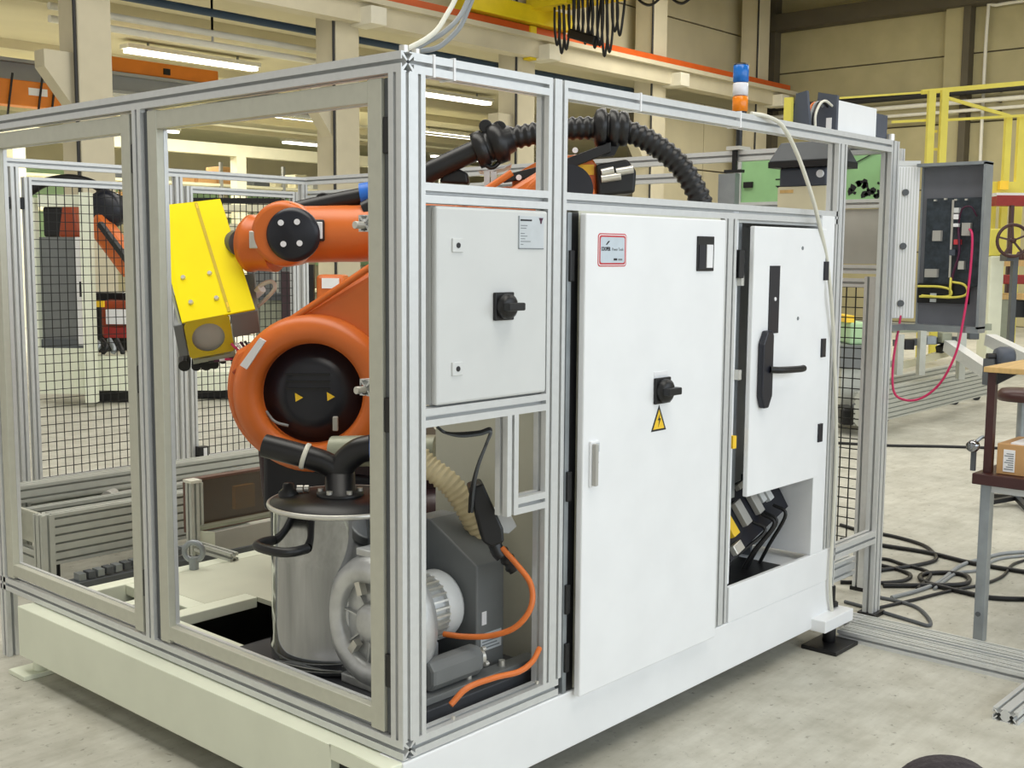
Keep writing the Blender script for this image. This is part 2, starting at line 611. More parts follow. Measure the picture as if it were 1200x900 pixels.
for (z, y) in ((5.62, 15.75), (5.42, 15.75)):
    o = MB().cyl((7.0, y, z), (14.0, y, z), 0.06, n=10).build('service_pipe', 'pipe_white')
    for xx in (7.6, 10.0, 12.6):
        MB().box((xx, y-0.015, z), (xx+0.03, y+0.015, 6.25)).build('hanger', 'beam_grey', o)
    tag(o, 'upper of two white pipes below the blue pipe' if z > 5.5 else 'lower of two white pipes below the blue pipe', 'pipe')

# overhead crane
cr = thing('overhead_crane', 'yellow overhead crane end carriage and bridge on the orange rail', 'crane', (17, 14.4, 6.5))
MB().box((15.0, 14.15, 6.62), (18.2, 14.65, 6.98)).build('end_carriage', 'crane_yellow', cr, bevel=0.02)
MB().box((17.2, 1, 7.15), (18.4, 14.5, 7.85)).build('bridge_girder', 'crane_yellow', cr, bevel=0.02)
MB().box((16.8, 13.2, 6.9), (17.25, 14.3, 7.2)).build('walkway', 'crane_yellow', cr)
MB().box((16.95, 14.3, 5.9), (17.15, 14.5, 6.6)).build('guide', 'crane_yellow', cr)
MB().bar((17.0, 6, 7.05), (17.0, 14.3, 7.05), 0.06, 0.1).build('festoon_track', 'dark_grey', cr)
for k in range(18):
    y0 = 13.6-0.125*k if k < 14 else 12.0-0.75*(k-13)
    w = 0.08 if k < 14 else 0.32
    h = random.uniform(0.7, 1.25) if k < 14 else random.uniform(0.35, 0.5)
    pts = [(17.0+random.uniform(-.1, .1), y0-w, 7.0), (17.0, y0-w*0.9, 7.0-h*0.6), (17.0, y0, 7.0-h), (17.0, y0+w*0.9, 7.0-h*0.6), (17.0, y0+w, 7.0)]
    cable('festoon_loop', pts, 0.028, 'black', cr, n=6)
MB().obox((17.0, 12.9, 6.2), (0.1, 0, 0), (0, 0.35, 0.12), (0, -0.03, 0.09)).build('pendant_box', 'black', cr, bevel=0.03)

# aisle fittings
rows = [(20.7, [3.2, 11.2, 19.2]), (27.9, [10.9, 18.8, 26.6]), (34.8, [18, 26, 34])]
names = {20.7: 'near', 27.9: 'middle', 34.8: 'far'}
for (y, xs) in rows:
    for i, x in enumerate(xs):
        l = thing('strip_lamp', 'lit white strip lamp, %s of the %s row under the aisle ceiling' % (['first', 'second', 'third'][i], names[y]), 'lamp', (x+1.6, y, 6.25), group='aisle strip lamps')
        MB().box((x, y-0.12, 5.98), (x+3.3, y+0.12, 6.08)).build('tube_cover', 'lamp_emit', l)
        MB().box((x-0.05, y-0.17, 6.06), (x+3.35, y+0.17, 6.15)).build('housing', 'pipe_white', l)
        for q in (0.5, 2.8):
            MB().box((x+q, y-0.02, 6.14), (x+q+0.04, y+0.02, 6.26)).build('hanger', 'beam_grey', l)
o = thing('crane_beam', 'grey travelling crane beam across the side aisle', 'beam', (10, 19, 4.85))
MB().box((3, 18.9, 4.85), (16, 19.1, 5.2)).build('web', 'beam_grey', o)
MB().box((3, 18.75, 4.82), (16, 19.25, 4.88)).box((3, 18.75, 5.17), (16, 19.25, 5.23)).build('flange', 'beam_grey', o)
o = thing('hoist_carriage', 'orange hoist carriage hanging below the grey aisle beam at far left', 'hoist', (8, 18.6, 4.4))
MB().box((7.2, 18.4, 4.35), (8.75, 18.75, 4.8)).build('body', 'crane_orange', o, bevel=0.02)
MB().box((7.9, 18.38, 4.55), (8.25, 18.41, 4.68)).build('name_plate', 'paper', o)
for q in (7.35, 7.6, 8.15, 8.4):
    MB().bar((q, 18.35, 4.9), (q-0.12, 18.35, 4.15), 0.03, 0.03).build('hanger_rod', 'black', o)
o = thing('hoist_girder', 'orange girder lying on top of the grey aisle beam', 'girder', (11, 19, 5.23))
MB().box((9.6, 18.8, 5.24), (12.2, 19.2, 5.52)).build('body', 'crane_orange', o, bevel=0.02)
MB().box((10.9, 18.78, 5.3), (11.05, 18.82, 5.42)).build('vent', 'black', o)
mz = thing('mezzanine', 'cream steel mezzanine edge in the side aisle', 'platform', (18, 24.5, 0))
MB().box((6, 24, 4.3), (30, 24.25, 4.6)).build('edge_beam', 'beam_cream', mz)
MB().box((6, 24.25, 4.5), (30, 24.9, 4.6)).build('deck', 'beam_cream', mz)
for x in (10.2, 16.25, 22.5, 28.5):
    MB().box((x, 24, 0), (x+0.3, 24.3, 4.3)).build('post', 'beam_cream', mz)
for (zz) in (5.05, 5.45):
    MB().box((6, 24.05, zz), (30, 24.1, zz+0.05)).build('hand_rail', 'beam_cream', mz)
rk = thing('storage_rack', 'long storage rack with cream shelves below the mezzanine', 'rack', (18, 25.5, 0))
for zz in (0.6, 1.7, 2.75, 3.55):
    MB().box((8, 25, zz), (29, 26, zz+0.07)).build('shelf', 'beam_cream', rk)
for i in range(11):
    MB().box((8+2.1*i, 24.98, 0), (8.08+2.1*i, 25.06, 4.2)).build('upright', 'beam_grey', rk)
shapes = ['shelf_boxes', 'paper', 'dark_grey', 'cardboard', 'olive_grey', 'beam_grey']
kinds = {'shelf_boxes': 'cream', 'paper': 'white', 'dark_grey': 'dark grey', 'cardboard': 'brown cardboard', 'olive_grey': 'olive grey', 'beam_grey': 'light grey'}
ordn = ['first', 'second', 'third', 'fourth', 'fifth', 'sixth', 'seventh', 'eighth', 'ninth', 'tenth', 'eleventh', 'twelfth', 'thirteenth', 'fourteenth', 'fifteenth', 'sixteenth', 'seventeenth', 'eighteenth']
for zz, nm in ((3.62, 'top'), (2.82, 'second')):
    x = 13.2
    i = 0
    while x < 20.8 and i < 18:
        w = random.uniform(0.22, 0.6)
        h = random.uniform(0.2, 0.5)
        m = random.choice(shapes)
        b = box('storage_box', (x, 25.15, zz), (x+w, 25.8, zz+h), m, None, 0.01)
        tag(b, '%s goods box, %s from the left on the %s shelf of the aisle rack' % (kinds[m], ordn[i], nm), 'box', 'boxes on the %s shelf of the aisle rack' % nm)
        x += w+random.uniform(0.05, 0.3)
        i += 1

# ================================================================ ROBOT CELL: base and frame
ba = thing('welded_platform', 'white welded steel machine base under the aluminium cage', 'machine base', (1.3, 1.1, 0))
MB().box((-0.005, -0.006, 0.098), (2.66, 0.10, 0.296)).build('front_beam', 'white_paint', ba, bevel=0.004)
MB().box((1.757, -0.008, 0.296), (2.66, 0.012, 0.442)).build('skirt_plate', 'white_paint', ba, bevel=0.003)
MB().box((-0.065, 0.25, 0.085), (0.06, 2.27, 0.296)).box((-0.065, 0.0, 0.25), (0.06, 0.25, 0.296)).box((-0.065, -0.004, 0.085), (0.06, 0.095, 0.25)).build('side_beam', 'cream_paint', ba, bevel=0.004)
MB().box((-0.03, 0.095, 0.085), (0.05, 0.25, 0.25)).build('fork_pocket', 'black', ba)
MB().box((0.05, 2.12, 0.12), (2.66, 2.20, 0.332)).build('rear_beam', 'cream_paint', ba, bevel=0.004)
MB().box((2.56, 0.0, 0.10), (2.66, 2.12, 0.296)).build('side_beam', 'white_paint', ba, bevel=0.004)
MB().box((0.14, 0.1, 0.27), (0.24, 1.55, 0.325)).build('cross_beam', 'cream_paint', ba, bevel=0.004)
MB().box((0.06, 1.56, 0.285), (0.62, 1.64, 0.33)).build('cross_beam', 'cream_paint', ba, bevel=0.004)
MB().box((0.06, 1.84, 0.285), (0.34, 1.90, 0.33)).build('cross_beam', 'cream_paint', ba, bevel=0.004)
MB().box((0.34, 1.64, 0.285), (0.42, 2.12, 0.33)).build('cross_beam', 'cream_paint', ba, bevel=0.004)
MB().box((0.62, 0.60, 0.31), (2.60, 1.64, 0.33)).box((0.42, 1.64, 0.31), (2.60, 2.12, 0.33)).build('deck_plate', 'deck_paint', ba)
MB().box((0.1, 0.1, 0.10), (2.55, 2.2, 0.11)).build('belly_shade_sheet', 'black', ba)  # added black sheet standing for the dark below the deck openings
MB().box((1.76, 0.012, 0.40), (2.58, 0.50, 0.41)).build('tray', 'white_paint', ba)
MB().box((1.80, 0.06, 0.411), (2.30, 0.34, 0.414)).build('tray_opening', 'black', ba)
MB().box((2.47, -0.075, 0.092), (2.745, 0.05, 0.148)).build('foot_bracket', 'white_paint', ba, bevel=0.004)
MB().cyl((2.69, 0.005, 0.155), (2.69, 0.005, 0.25), 0.014, n=12).cyl((2.69, 0.005, 0.155), (2.69, 0.005, 0.175), 0.028, n=6).build('levelling_bolt', 'black', ba)
MB().box((2.47, -0.13, 0.0), (2.69, 0.04, 0.018)).cyl((2.60, -0.03, 0.018), (2.60, -0.03, 0.092), 0.03, n=12).build('foot_plate', 'black', ba, bevel=0.003)
MB().box((-0.09, 2.18, 0.0), (0.06, 2.32, 0.02)).cyl((-0.0, 2.22, 0.02), (-0.0, 2.22, 0.09), 0.03, n=12).build('foot_plate', 'cream_paint', ba, bevel=0.003)
MB().box((0.3, 0.3, 0.0), (0.5, 0.5, 0.02)).cyl((0.4, 0.4, 0.02), (0.4, 0.4, 0.10), 0.04, n=12).build('foot_plate', 'black', ba, bevel=0.003)
# lifting eye and clamp on the deck corner
le = MB()
le.lathe((0.68, 2.12, 0.412), (0.745, 0.667, 0), [(0.042+0.013*math.cos(a), 0.013*math.sin(a)) for a in [i*math.pi/4 for i in range(8)]], 20, close=True)
le.cyl((0.68, 2.12, 0.331), (0.68, 2.12, 0.385), 0.022, n=12)
le.build('lifting_eye', 'galv', ba)

fr = thing('cage_frame', 'slotted aluminium profile cage frame around the robot cell', 'cage', (1.6, 1.2, 0))
Wp = 0.052
T0, T1 = 2.245, 2.30
# corner post and right-hand face
profile('post', (0.0, 0.0, 0.355), (0.092, Wp, T0), 'z', fr)
profile('rail', (0.0, 0.0, T0), (Wp, 4.45, T1), 'y', fr, 'alu')
profile('rail', (0.0, 0.0, 0.30), (Wp, 2.56, 0.355), 'y', fr, 'alu')
profile('rail', (Wp, 0.0, T0), (0.622, Wp, T1), 'x', fr)
profile('rail', (0.714, 0.0, T0), (3.115, Wp, T1), 'x', fr)
profile('post', (0.622, 0.0, 0.355), (0.714, Wp, T1), 'z', fr)
profile('rail', (0.092, 0.0, 1.897), (0.622, Wp, 1.953), 'x', fr)
profile('rail', (0.714, 0.0, 1.897), (2.60, Wp, 1.953), 'x', fr)
profile('rail', (0.092, 0.0, 1.262), (0.622, Wp, 1.316), 'x', fr)
profile('post', (0.44, 0.0, 0.945), (0.492, Wp, 1.262), 'z', fr)
profile('rail', (0.492, 0.0, 0.945), (0.622, Wp, 0.998), 'x', fr)
profile('rail', (Wp, 0.0, 0.30), (0.70, Wp, 0.355), 'x', fr)
profile('post', (1.655, -0.005, 0.30), (1.745, Wp, 1.897), 'z', fr)
profile('post', (2.578, 0.0, 0.442), (2.66, Wp, T0), 'z', fr)
profile('post', (2.662, 0.0, 0.14), (2.69, Wp, 0.9), 'z', fr)
profile('post', (3.115, 0.0, 0.02), (3.20, Wp, T1), 'z', fr)
profile('rail', (2.66, 0.0, 0.372), (3.115, Wp, 0.43), 'x', fr)
profile('rail', (3.148, Wp, T0), (3.20, 4.45, T1), 'y', fr)
profile('rail', (3.148, 1.15, 2.15), (3.20, 4.40, 2.20), 'y', fr)
MB().box((3.10, -0.02, 0.0), (3.215, 0.07, 0.02)).build('foot', 'black', fr)
profile('rail', (2.75, 0.1, 0.20), (3.12, 0.145, 0.29), 'x', fr)
# left-hand face posts
profile('post', (0.0, 1.325, 0.355), (Wp, 1.38, T0), 'z', fr)
profile('post', (0.0, 2.515, 0.0), (Wp, 2.57, T0), 'z', fr)
# dark star holes on the two exposed rail ends at the corner
for (z0, y0) in ((T0, -0.001), (0.30, -0.001)):
    m = MB()
    for (dx, dz, r) in ((0.026, 0.0275, 0.005),):
        m.cyl((dx, y0, z0+dz), (dx, y0+0.002, z0+dz), r, n=8)
    m.build('end_hole', 'black', fr)
MB().cyl((0.03, 0.02, T1), (0.03, 0.02, T1+0.018), 0.014, n=10).cyl((0.075, 0.02, T1), (0.075, 0.02, T1+0.014), 0.012, n=10).build('bolt_head', 'bolt', fr)
MB().cyl((3.14, 0.02, T1), (3.14, 0.02, T1+0.03), 0.02, n=10).build('bolt_head', 'bolt', fr)
# support stubs whose star ends show beside the robot
for z in (1.823, 1.305):
    profile('stub', (0.235, 0.40, z), (0.62, 0.452, z+0.052), 'x', fr)
    m = MB()
    for (dy, dz, r) in ((0.026, 0.026, 0.005),):
        m.cyl((0.234, 0.40+dy, z+dz), (0.236, 0.40+dy, z+dz), r, n=8)
    m.build('end_hole', 'black', fr)
    MB().cyl((0.20, 0.43, z+0.02), (0.235, 0.43, z+0.02), 0.012, n=10).build('bolt_head', 'bolt', fr)
for (x, z) in ((0.585, 0.375), (0.2, 0.372)):
    MB().cyl((x, -0.008, z), (x, 0.0, z), 0.006, n=8).build('bolt_head', 'bolt', fr)

def cage_door(label, y0, y1, hinge_side):
    t = thing('cage_door', label, 'door', (0.02, (y0+y1)/2, 0.355))
    xs = (0.004, 0.032)
    sw = 0.058
    z0, z1 = 0.362, 2.236
    MB().box((xs[0], y0, z0), (xs[1], y0+sw, z1)).build('stile', 'alu_flat', t, bevel=0.002)
    MB().box((xs[0], y1-sw, z0), (xs[1], y1, z1)).build('stile', 'alu_flat', t, bevel=0.002)
    MB().box((xs[0]+0.001, y0+sw, 2.172), (xs[1], y1-sw, 2.232)).build('top_rail', 'alu_flat', t, bevel=0.002)
    MB().box((xs[0]+0.001, y0+sw, z0+0.012), (xs[1], y1-sw, z0+0.062)).build('bottom_rail', 'alu_flat', t, bevel=0.002)
    MB().box((xs[1], y0+sw-0.012, z0+0.05), (xs[1]+0.012, y1-sw+0.012, z0+0.066)).box((xs[1], y0+sw-0.012, 2.17), (xs[1]+0.012, y1-sw+0.012, 2.185)).build('inner_lip', 'alu', t)
    MB().box((xs[1], y0+sw-0.012, z0+0.066), (xs[1]+0.016, y0+sw, 2.17)).box((xs[1], y1-sw, z0+0.066), (xs[1]+0.016, y1-sw+0.012, 2.17)).build('side_lip', 'alu', t)
    for z in (0.55, 1.3, 2.08):
        yy = y0-0.03 if hinge_side < 0 else y1
        h = MB().box((0.006, yy+0.002, z-0.05), (0.03, yy+0.028, z+0.05)).build('hinge', 'black', t, bevel=0.003)
    return t
cage_door('grey framed cage door nearest the corner post, drum and robot behind it', 0.085, 1.288, -1)
cage_door('grey framed cage door at the far left edge of the cage', 1.405, 2.50, -1)
# dark strip between corner post and door; middle gaps' shade put in likewise
for (y0, y1) in ((0.054, 0.082), (1.292, 1.322), (1.383, 1.402)):
    MB().box((0.014, y0, 0.36), (0.03, y1, 2.235)).build('gap_strip', 'dark_grey', fr)

# rear fence of the cell
fe = thing('mesh_fence', 'aluminium framed wire mesh fence behind the robot', 'fence', (1.6, 4.42, 0))
FY = 4.40
profile('rail', (0.05, FY, 2.245), (3.148, FY+0.05, 2.295), 'x', fe)
for cx in (1.00, 2.095):
    profile('post', (cx-0.025, FY, 0.30), (cx+0.025, FY+0.05, 2.245), 'z', fe)
    for dx in (-0.055, 0.028):
        MB().box((cx+dx, FY+0.01, 2.0), (cx+dx+0.027, FY+0.04, 2.07)).build('clamp', 'black', fe)
profile('post', (3.10, FY, 0.05), (3.148, FY+0.05, 2.245), 'z', fe)
for (x0, x1) in ((-0.05, 0.945), (1.055, 2.04), (2.15, 3.06)):
    profile('stile', (x0, FY, 0.335), (x0+0.045, FY+0.045, 2.19), 'z', fe)
    profile('stile', (x1-0.045, FY, 0.335), (x1, FY+0.045, 2.19), 'z', fe)
    profile('panel_rail', (x0+0.045, FY, 2.145), (x1-0.045, FY+0.045, 2.19), 'x', fe)
    profile('panel_rail', (x0+0.045, FY, 0.335), (x1-0.045, FY+0.045, 0.38), 'x', fe)
    wire_panel('wire_mesh', (x0+0.045, FY+0.02, 0.38), (x1-x0-0.09, 0, 0), (0, 0, 1.765), 17, 33, 0.0021, fe)
MB().box((2.17, FY-0.05, 0.36), (2.24, FY, 0.45)).build('lock', 'black', fe)
MB().box((2.2, FY-0.055, 0.37), (2.225, FY-0.05, 0.44)).build('lock_plate', 'paper', fe)

# side fence beyond the right end of the cage
fs = thing('side_fence', 'low aluminium and wire mesh fence beyond the right end of the cage', 'fence', (3.52, 0.8, 0))
profile('post', (3.50, 0.20, 0.02), (3.545, 0.29, 1.655), 'z', fs)
MB().box((3.495, 0.19, 0.0), (3.55, 0.30, 0.02)).build('foot', 'black', fs)
profile('rail', (3.50, 0.29, 1.60), (3.545, 1.6, 1.645), 'y', fs)
profile('rail', (3.50, 0.29, 0.12), (3.545, 1.6, 0.165), 'y', fs)
profile('post', (3.50, 1.6, 0.02), (3.545, 1.69, 1.655), 'z', fs)
wire_panel('wire_mesh', (3.52, 0.29, 0.165), (0, 1.31, 0), (0, 0, 1.435), 25, 27, 0.0026, fs)
MB().box((3.47, 0.16, 0.20), (3.5, 0.21, 0.42)).box((3.46, 0.165, 1.2), (3.5, 0.195, 1.34)).build('lock', 'black', fs)
MB().box((3.475, 0.165, 1.34), (3.5, 0.195, 1.66)).build('lock_cover', 'paper', fs)

# green printed screen and grey sheet in the frame beyond
gs = thing('green_screen', 'green plastic screen with dark print in an aluminium frame behind the right end', 'screen', (3.5, 0.6, 2.0))
MB().box((3.50, 0.16, 2.05), (3.508, 1.03, 2.295)).build('sheet', 'green_plate', gs)
profile('frame_rail', (3.49, 0.16, 2.005), (3.53, 1.03, 2.05), 'y', gs)
profile('frame_post', (3.49, 1.03, 0.02), (3.53, 1.075, 2.295), 'z', gs)
profile('frame_post', (3.49, 0.115, 1.66), (3.53, 0.16, 2.295), 'z', gs)
for (y, z) in ((0.985, 2.145), (0.74, 2.27), (0.74, 2.07), (0.455, 2.07), (0.19, 2.18), (0.47, 2.27)):
    MB().box((3.490, y-0.028, z-0.016), (3.50, y+0.028, z+0.016)).build('clip', 'black', gs)
MB().prism([(3.4985, 0.82, 2.135), (3.4985, 0.60, 2.138), (3.4985, 0.60, 2.105), (3.4985, 0.78, 2.105)], (0.002, 0, 0)).build('print_bar', 'print_dark', gs)
MB().box((3.4985, 0.66, 2.165), (3.5, 0.82, 2.172)).box((3.4985, 0.66, 2.185), (3.5, 0.79, 2.188)).build('print_lines', 'print_dark', gs)
MB().box((3.4985, 0.69, 2.082), (3.5, 0.77, 2.095)).box((3.4985, 0.71, 2.075), (3.5, 0.72, 2.1)).build('print_lettering', 'print_dark', gs)
bl = MB()
for i in range(20):
    a = random.uniform(0.22, 0.40)
    z = random.uniform(2.055, 2.14)
    s = random.uniform(0.008, 0.022)
    n = random.randint(5, 7)
    bl.prism([(3.4985, a+s*math.cos(2*math.pi*k/n)*random.uniform(.6, 1.2), z+s*math.sin(2*math.pi*k/n)*random.uniform(.6, 1.2)) for k in range(n)], (0.002, 0, 0))
bl.build('print_blots', 'print_dark', gs)
MB().bar((3.496, 0.55, 2.15), (3.496, 0.2, 2.31), 0.004, 0.004).build('print_diagonal', 'print_dark', gs)
gsh = thing('grey_sheet', 'plain grey sheet panel below the green screen', 'panel', (3.5, 0.4, 1.66))
MB().box((3.50, 0.165, 1.72), (3.512, 1.02, 2.0)).build('sheet', 'sheet_grey', gsh)
profile('frame_rail', (3.495, 0.165, 1.67), (3.53, 1.02, 1.715), 'y', gsh)

# ================================================================ CABINETS
# upper switch box
uc = thing('switch_box', 'light grey wall switch box with black rotary switch, left of the tall cabinet', 'cabinet', (0.37, 0.15, 1.318))
MB().box((0.132, 0.02, 1.320), (0.612, 0.27, 1.892)).build('body', 'grey_cab', uc, bevel=0.006)
ud = MB().box((0.128, -0.006, 1.322), (0.614, 0.018, 1.890)).build('door', 'grey_cab', uc, bevel=0.008)
for z in (1.78, 1.424):
    lk = MB().box((0.188, -0.012, z-0.02), (0.232, -0.005, z+0.02)).build('lock', 'grey_cab', ud, bevel=0.002)
    MB().cyl((0.21, -0.014, z), (0.21, -0.011, z), 0.008, n=10).build('lock_core', 'print_dark', ud)
def rotary(door, x, y, z, s):
    MB().box((x-s, y-0.012, z-s), (x+s, y, z+s)).build('switch_plate', 'black', door, bevel=0.003)
    MB().lathe((x, y-0.012, z), (0, -1, 0), [(s*0.9, 0), (s*0.88, 0.02), (s*0.6, 0.028), (0, 0.028)], 20).build('switch_collar', 'black', door)
    MB().obox((x, y-0.05, z), (s*0.95*0.9, 0, 0), (0, 0.014, 0), (0, 0, s*0.28)).build('switch_knob', 'black', door, bevel=0.004)
rotary(ud, 0.405, -0.006, 1.60, 0.042)
MB().box((0.474, -0.0085, 1.772), (0.592, -0.006, 1.872)).build('rating_plate', 'label_grey', ud)
MB().box((0.474, -0.0092, 1.772), (0.592, -0.0085, 1.775)).box((0.474, -0.0092, 1.772), (0.477, -0.0085, 1.872)).build('plate_border', 'print_grey', ud)
MB().box((0.482, -0.0092, 1.857), (0.535, -0.0085, 1.862)).build('plate_heading', 'print_dark', ud)
pl = MB()
for i, z in enumerate((1.842, 1.834, 1.818, 1.81, 1.802, 1.794, 1.785)):
    pl.box((0.484, -0.0092, z), (0.484+[.03, .025, .018, .03, .02, .045, .012][i], -0.0085, z+0.0022))
pl.build('plate_lines', 'print_grey', ud)
MB().prism([(0.568, -0.0094, 1.868), (0.588, -0.0094, 1.868), (0.582, -0.0094, 1.857), (0.581, -0.0094, 1.850), (0.575, -0.0094, 1.850), (0.574, -0.0094, 1.857)], (0, 0.001, 0)).build('plate_emblem', 'print_plum', ud)

# tall cabinet
tc_ = thing('tall_cabinet', 'tall white control cabinet with red bordered label and warning triangle', 'cabinet', (1.18, 0.25, 0.296))
MB().box((0.775, 0.0, 0.30), (1.635, 0.66, 1.90)).build('body', 'cab_side', tc_, bevel=0.004)
MB().box((0.716, -0.004, 0.30), (0.735, 0.06, 1.89)).build('hinge_strip', 'galv', tc_)
MB().box((0.735, 0.0, 0.30), (0.775, 0.03, 1.89)).build('gap_shade', 'black', tc_)  # black strip put in for the shade of the gap beside the door
for z in (0.42, 0.62, 1.0, 1.72):
    MB().box((0.722, -0.012, z-0.05), (0.745, 0.0, z+0.05)).build('hinge', 'black', tc_, bevel=0.003)
td = MB().box((0.758, -0.045, 0.285), (1.60, -0.018, 1.888)).build('door', 'white_paint', tc_, bevel=0.005)
yd = -0.045
def rrect(x0, z0, x1, z1, r, y, dy, n=5):
    P = []
    for (cx, cz, a0) in ((x1-r, z1-r, 0), (x0+r, z1-r, 90), (x0+r, z0+r, 180), (x1-r, z0+r, 270)):
        for i in range(n+1):
            a = math.radians(a0+90*i/n)
            P.append((cx+r*math.cos(a), y, cz+r*math.sin(a)))
    return MB().prism(P, (0, dy, 0))
rrect(0.820, 1.718, 0.975, 1.826, 0.012, yd-0.001, 0.001).build('label_border', 'red', td)
rrect(0.8235, 1.7215, 0.9715, 1.8225, 0.010, yd-0.0016, 0.001).build('label_edge', 'paper', td)
rrect(0.8265, 1.7245, 0.9685, 1.8195, 0.009, yd-0.0021, 0.001).build('label_ring', 'red', td)
rrect(0.832, 1.730, 0.963, 1.814, 0.008, yd-0.0026, 0.001).build('label_field', 'label_blue', td)
text('label_lettering', 'COOPER', 0.017, (0.835, yd-0.0030, 1.770), 'print_dark', td, sx=0.72, bold=0.0006)
text('label_lettering_light', 'Power Tools', 0.014, (0.893, yd-0.0030, 1.770), 'print_grey', td, sx=0.85)
MB().prism([(0.860, yd-0.0032, 1.790), (0.864, yd-0.0032, 1.788), (0.880, yd-0.0032, 1.800), (0.879, yd-0.0032, 1.802), (0.872, yd-0.0032, 1.801)], (0, 0.0006, 0)).build('label_wing', 'print_dark', td)
MB().box((0.903, yd-0.0032, 1.738), (0.922, yd-0.0026, 1.745)).build('label_block', 'print_dark', td)
MB().box((0.928, yd-0.0032, 1.738), (0.95, yd-0.0026, 1.744)).build('label_block_light', 'print_grey', td)
MB().box((1.402, yd-0.006, 1.700), (1.512, yd, 1.826)).build('instrument', 'black', td, bevel=0.002)
MB().box((1.41, yd-0.008, 1.708), (1.452, yd-0.006, 1.795)).build('instrument_meter', 'navy_black', td)
MB().box((1.460, yd-0.009, 1.712), (1.500, yd-0.006, 1.796)).build('instrument_scale', 'paper', td)
rotary(td, 1.196, yd, 1.283, 0.046)
MB().box((1.15, yd-0.002, 1.336), (1.232, yd, 1.35)).build('switch_label', 'paper', td)
MB().prism([(1.140, yd-0.001, 1.140), (1.232, yd-0.001, 1.140), (1.186, yd-0.001, 1.232)], (0, 0.001, 0)).build('warning_border', 'print_dark', td)
MB().prism([(1.152, yd-0.0016, 1.147), (1.220, yd-0.0016, 1.147), (1.186, yd-0.0016, 1.216)], (0, 0.001, 0)).build('warning_sign', 'warn_yellow', td)
MB().prism([(1.192, yd-0.0022, 1.200), (1.178, yd-0.0022, 1.178), (1.187, yd-0.0022, 1.178), (1.181, yd-0.0022, 1.152), (1.197, yd-0.0022, 1.184), (1.188, yd-0.0022, 1.184)], (0, 0.001, 0)).build('warning_bolt', 'print_dark', td)
hd = MB().box((0.788, yd-0.010, 0.995), (0.835, yd, 1.148)).build('latch_plate', 'white_paint', td, bevel=0.004)
MB().box((0.792, yd-0.028, 1.0), (0.808, yd-0.01, 1.14)).build('latch_lever', 'sheet_grey', td, bevel=0.004)
MB().box((0.815, yd-0.0112, 1.11), (0.832, yd-0.0102, 1.14)).build('latch_tag', 'label_grey', td)
MB().cyl((0.82, yd-0.013, 1.075), (0.82, yd-0.01, 1.075), 0.006, n=8).build('latch_core', 'print_dark', td)

# robot controller cabinet
kc = thing('controller_cabinet', 'white robot controller cabinet with long black lever handle', 'cabinet', (2.15, 0.25, 0.44))
MB().box((1.757, 0.02, 0.442), (1.80, 0.5, 1.93)).build('left_wall', 'white_paint', kc, bevel=0.003)
MB().box((2.44, -0.006, 0.442), (2.555, 0.5, 1.93)).build('right_wall', 'white_paint', kc, bevel=0.003)
MB().box((1.80, 0.44, 0.442), (2.44, 0.5, 1.93)).build('back_wall', 'sheet_grey', kc)
MB().box((1.80, 0.02, 1.885), (2.44, 0.46, 1.93)).build('top', 'grey_cab', kc)
MB().box((1.80, 0.03, 0.79), (1.84, 0.2, 1.885)).build('jamb', 'galv', kc)
for z in (1.66, 1.29):
    MB().box((1.795, -0.002, z-0.02), (1.815, 0.03, z+0.02)).build('strike', 'bolt', kc, bevel=0.002)
MB().box((1.762, -0.01, 1.67), (1.80, 0.02, 1.78)).build('limit_switch', 'black', kc, bevel=0.004)
MB().box((1.765, -0.002, 1.0), (1.79, 0.02, 1.05)).build('yellow_tag', 'warn_yellow', kc)
kd = MB().box((1.832, -0.032, 0.80), (2.43, -0.010, 1.872)).build('door', 'white_paint', kc, bevel=0.004)
MB().box((1.955, -0.035, 1.447), (2.035, -0.032, 1.718)).build('black_plate', 'navy_black', kd)
MB().cyl((2.0, -0.038, 1.585), (2.0, -0.034, 1.585), 0.008, n=8).build('plate_screw', 'paper', kd)
MB().prism([(1.880, -0.06, 1.20), (1.90, -0.06, 1.152), (1.935, -0.06, 1.152), (1.962, -0.06, 1.20), (1.962, -0.06, 1.44), (1.95, -0.06, 1.462), (1.91, -0.06, 1.462), (1.880, -0.06, 1.41)], (0, 0.028, 0)).build('handle_body', 'navy_black', kd, bevel=0.006)
MB().tube(spline([(1.935, -0.06, 1.306), (1.98, -0.085, 1.303), (2.12, -0.088, 1.298), (2.165, -0.085, 1.298)], 5), 0.014, 10).build('handle_lever', 'black', kd)
MB().box((1.965, -0.034, 1.235), (2.0, -0.032, 1.28)).build('key_hole', 'sheet_grey', kd)
for z in (1.70, 1.37, 1.0):
    MB().box((2.412, -0.040, z-0.045), (2.446, -0.03, z+0.035)).build('hinge', 'navy_black', kd)
for (x, z) in ((2.22, 1.79), (2.2, 1.5)):
    MB().cyl((x, -0.034, z), (x, -0.031, z), 0.008, n=8).build('screw', 'print_grey', kd)
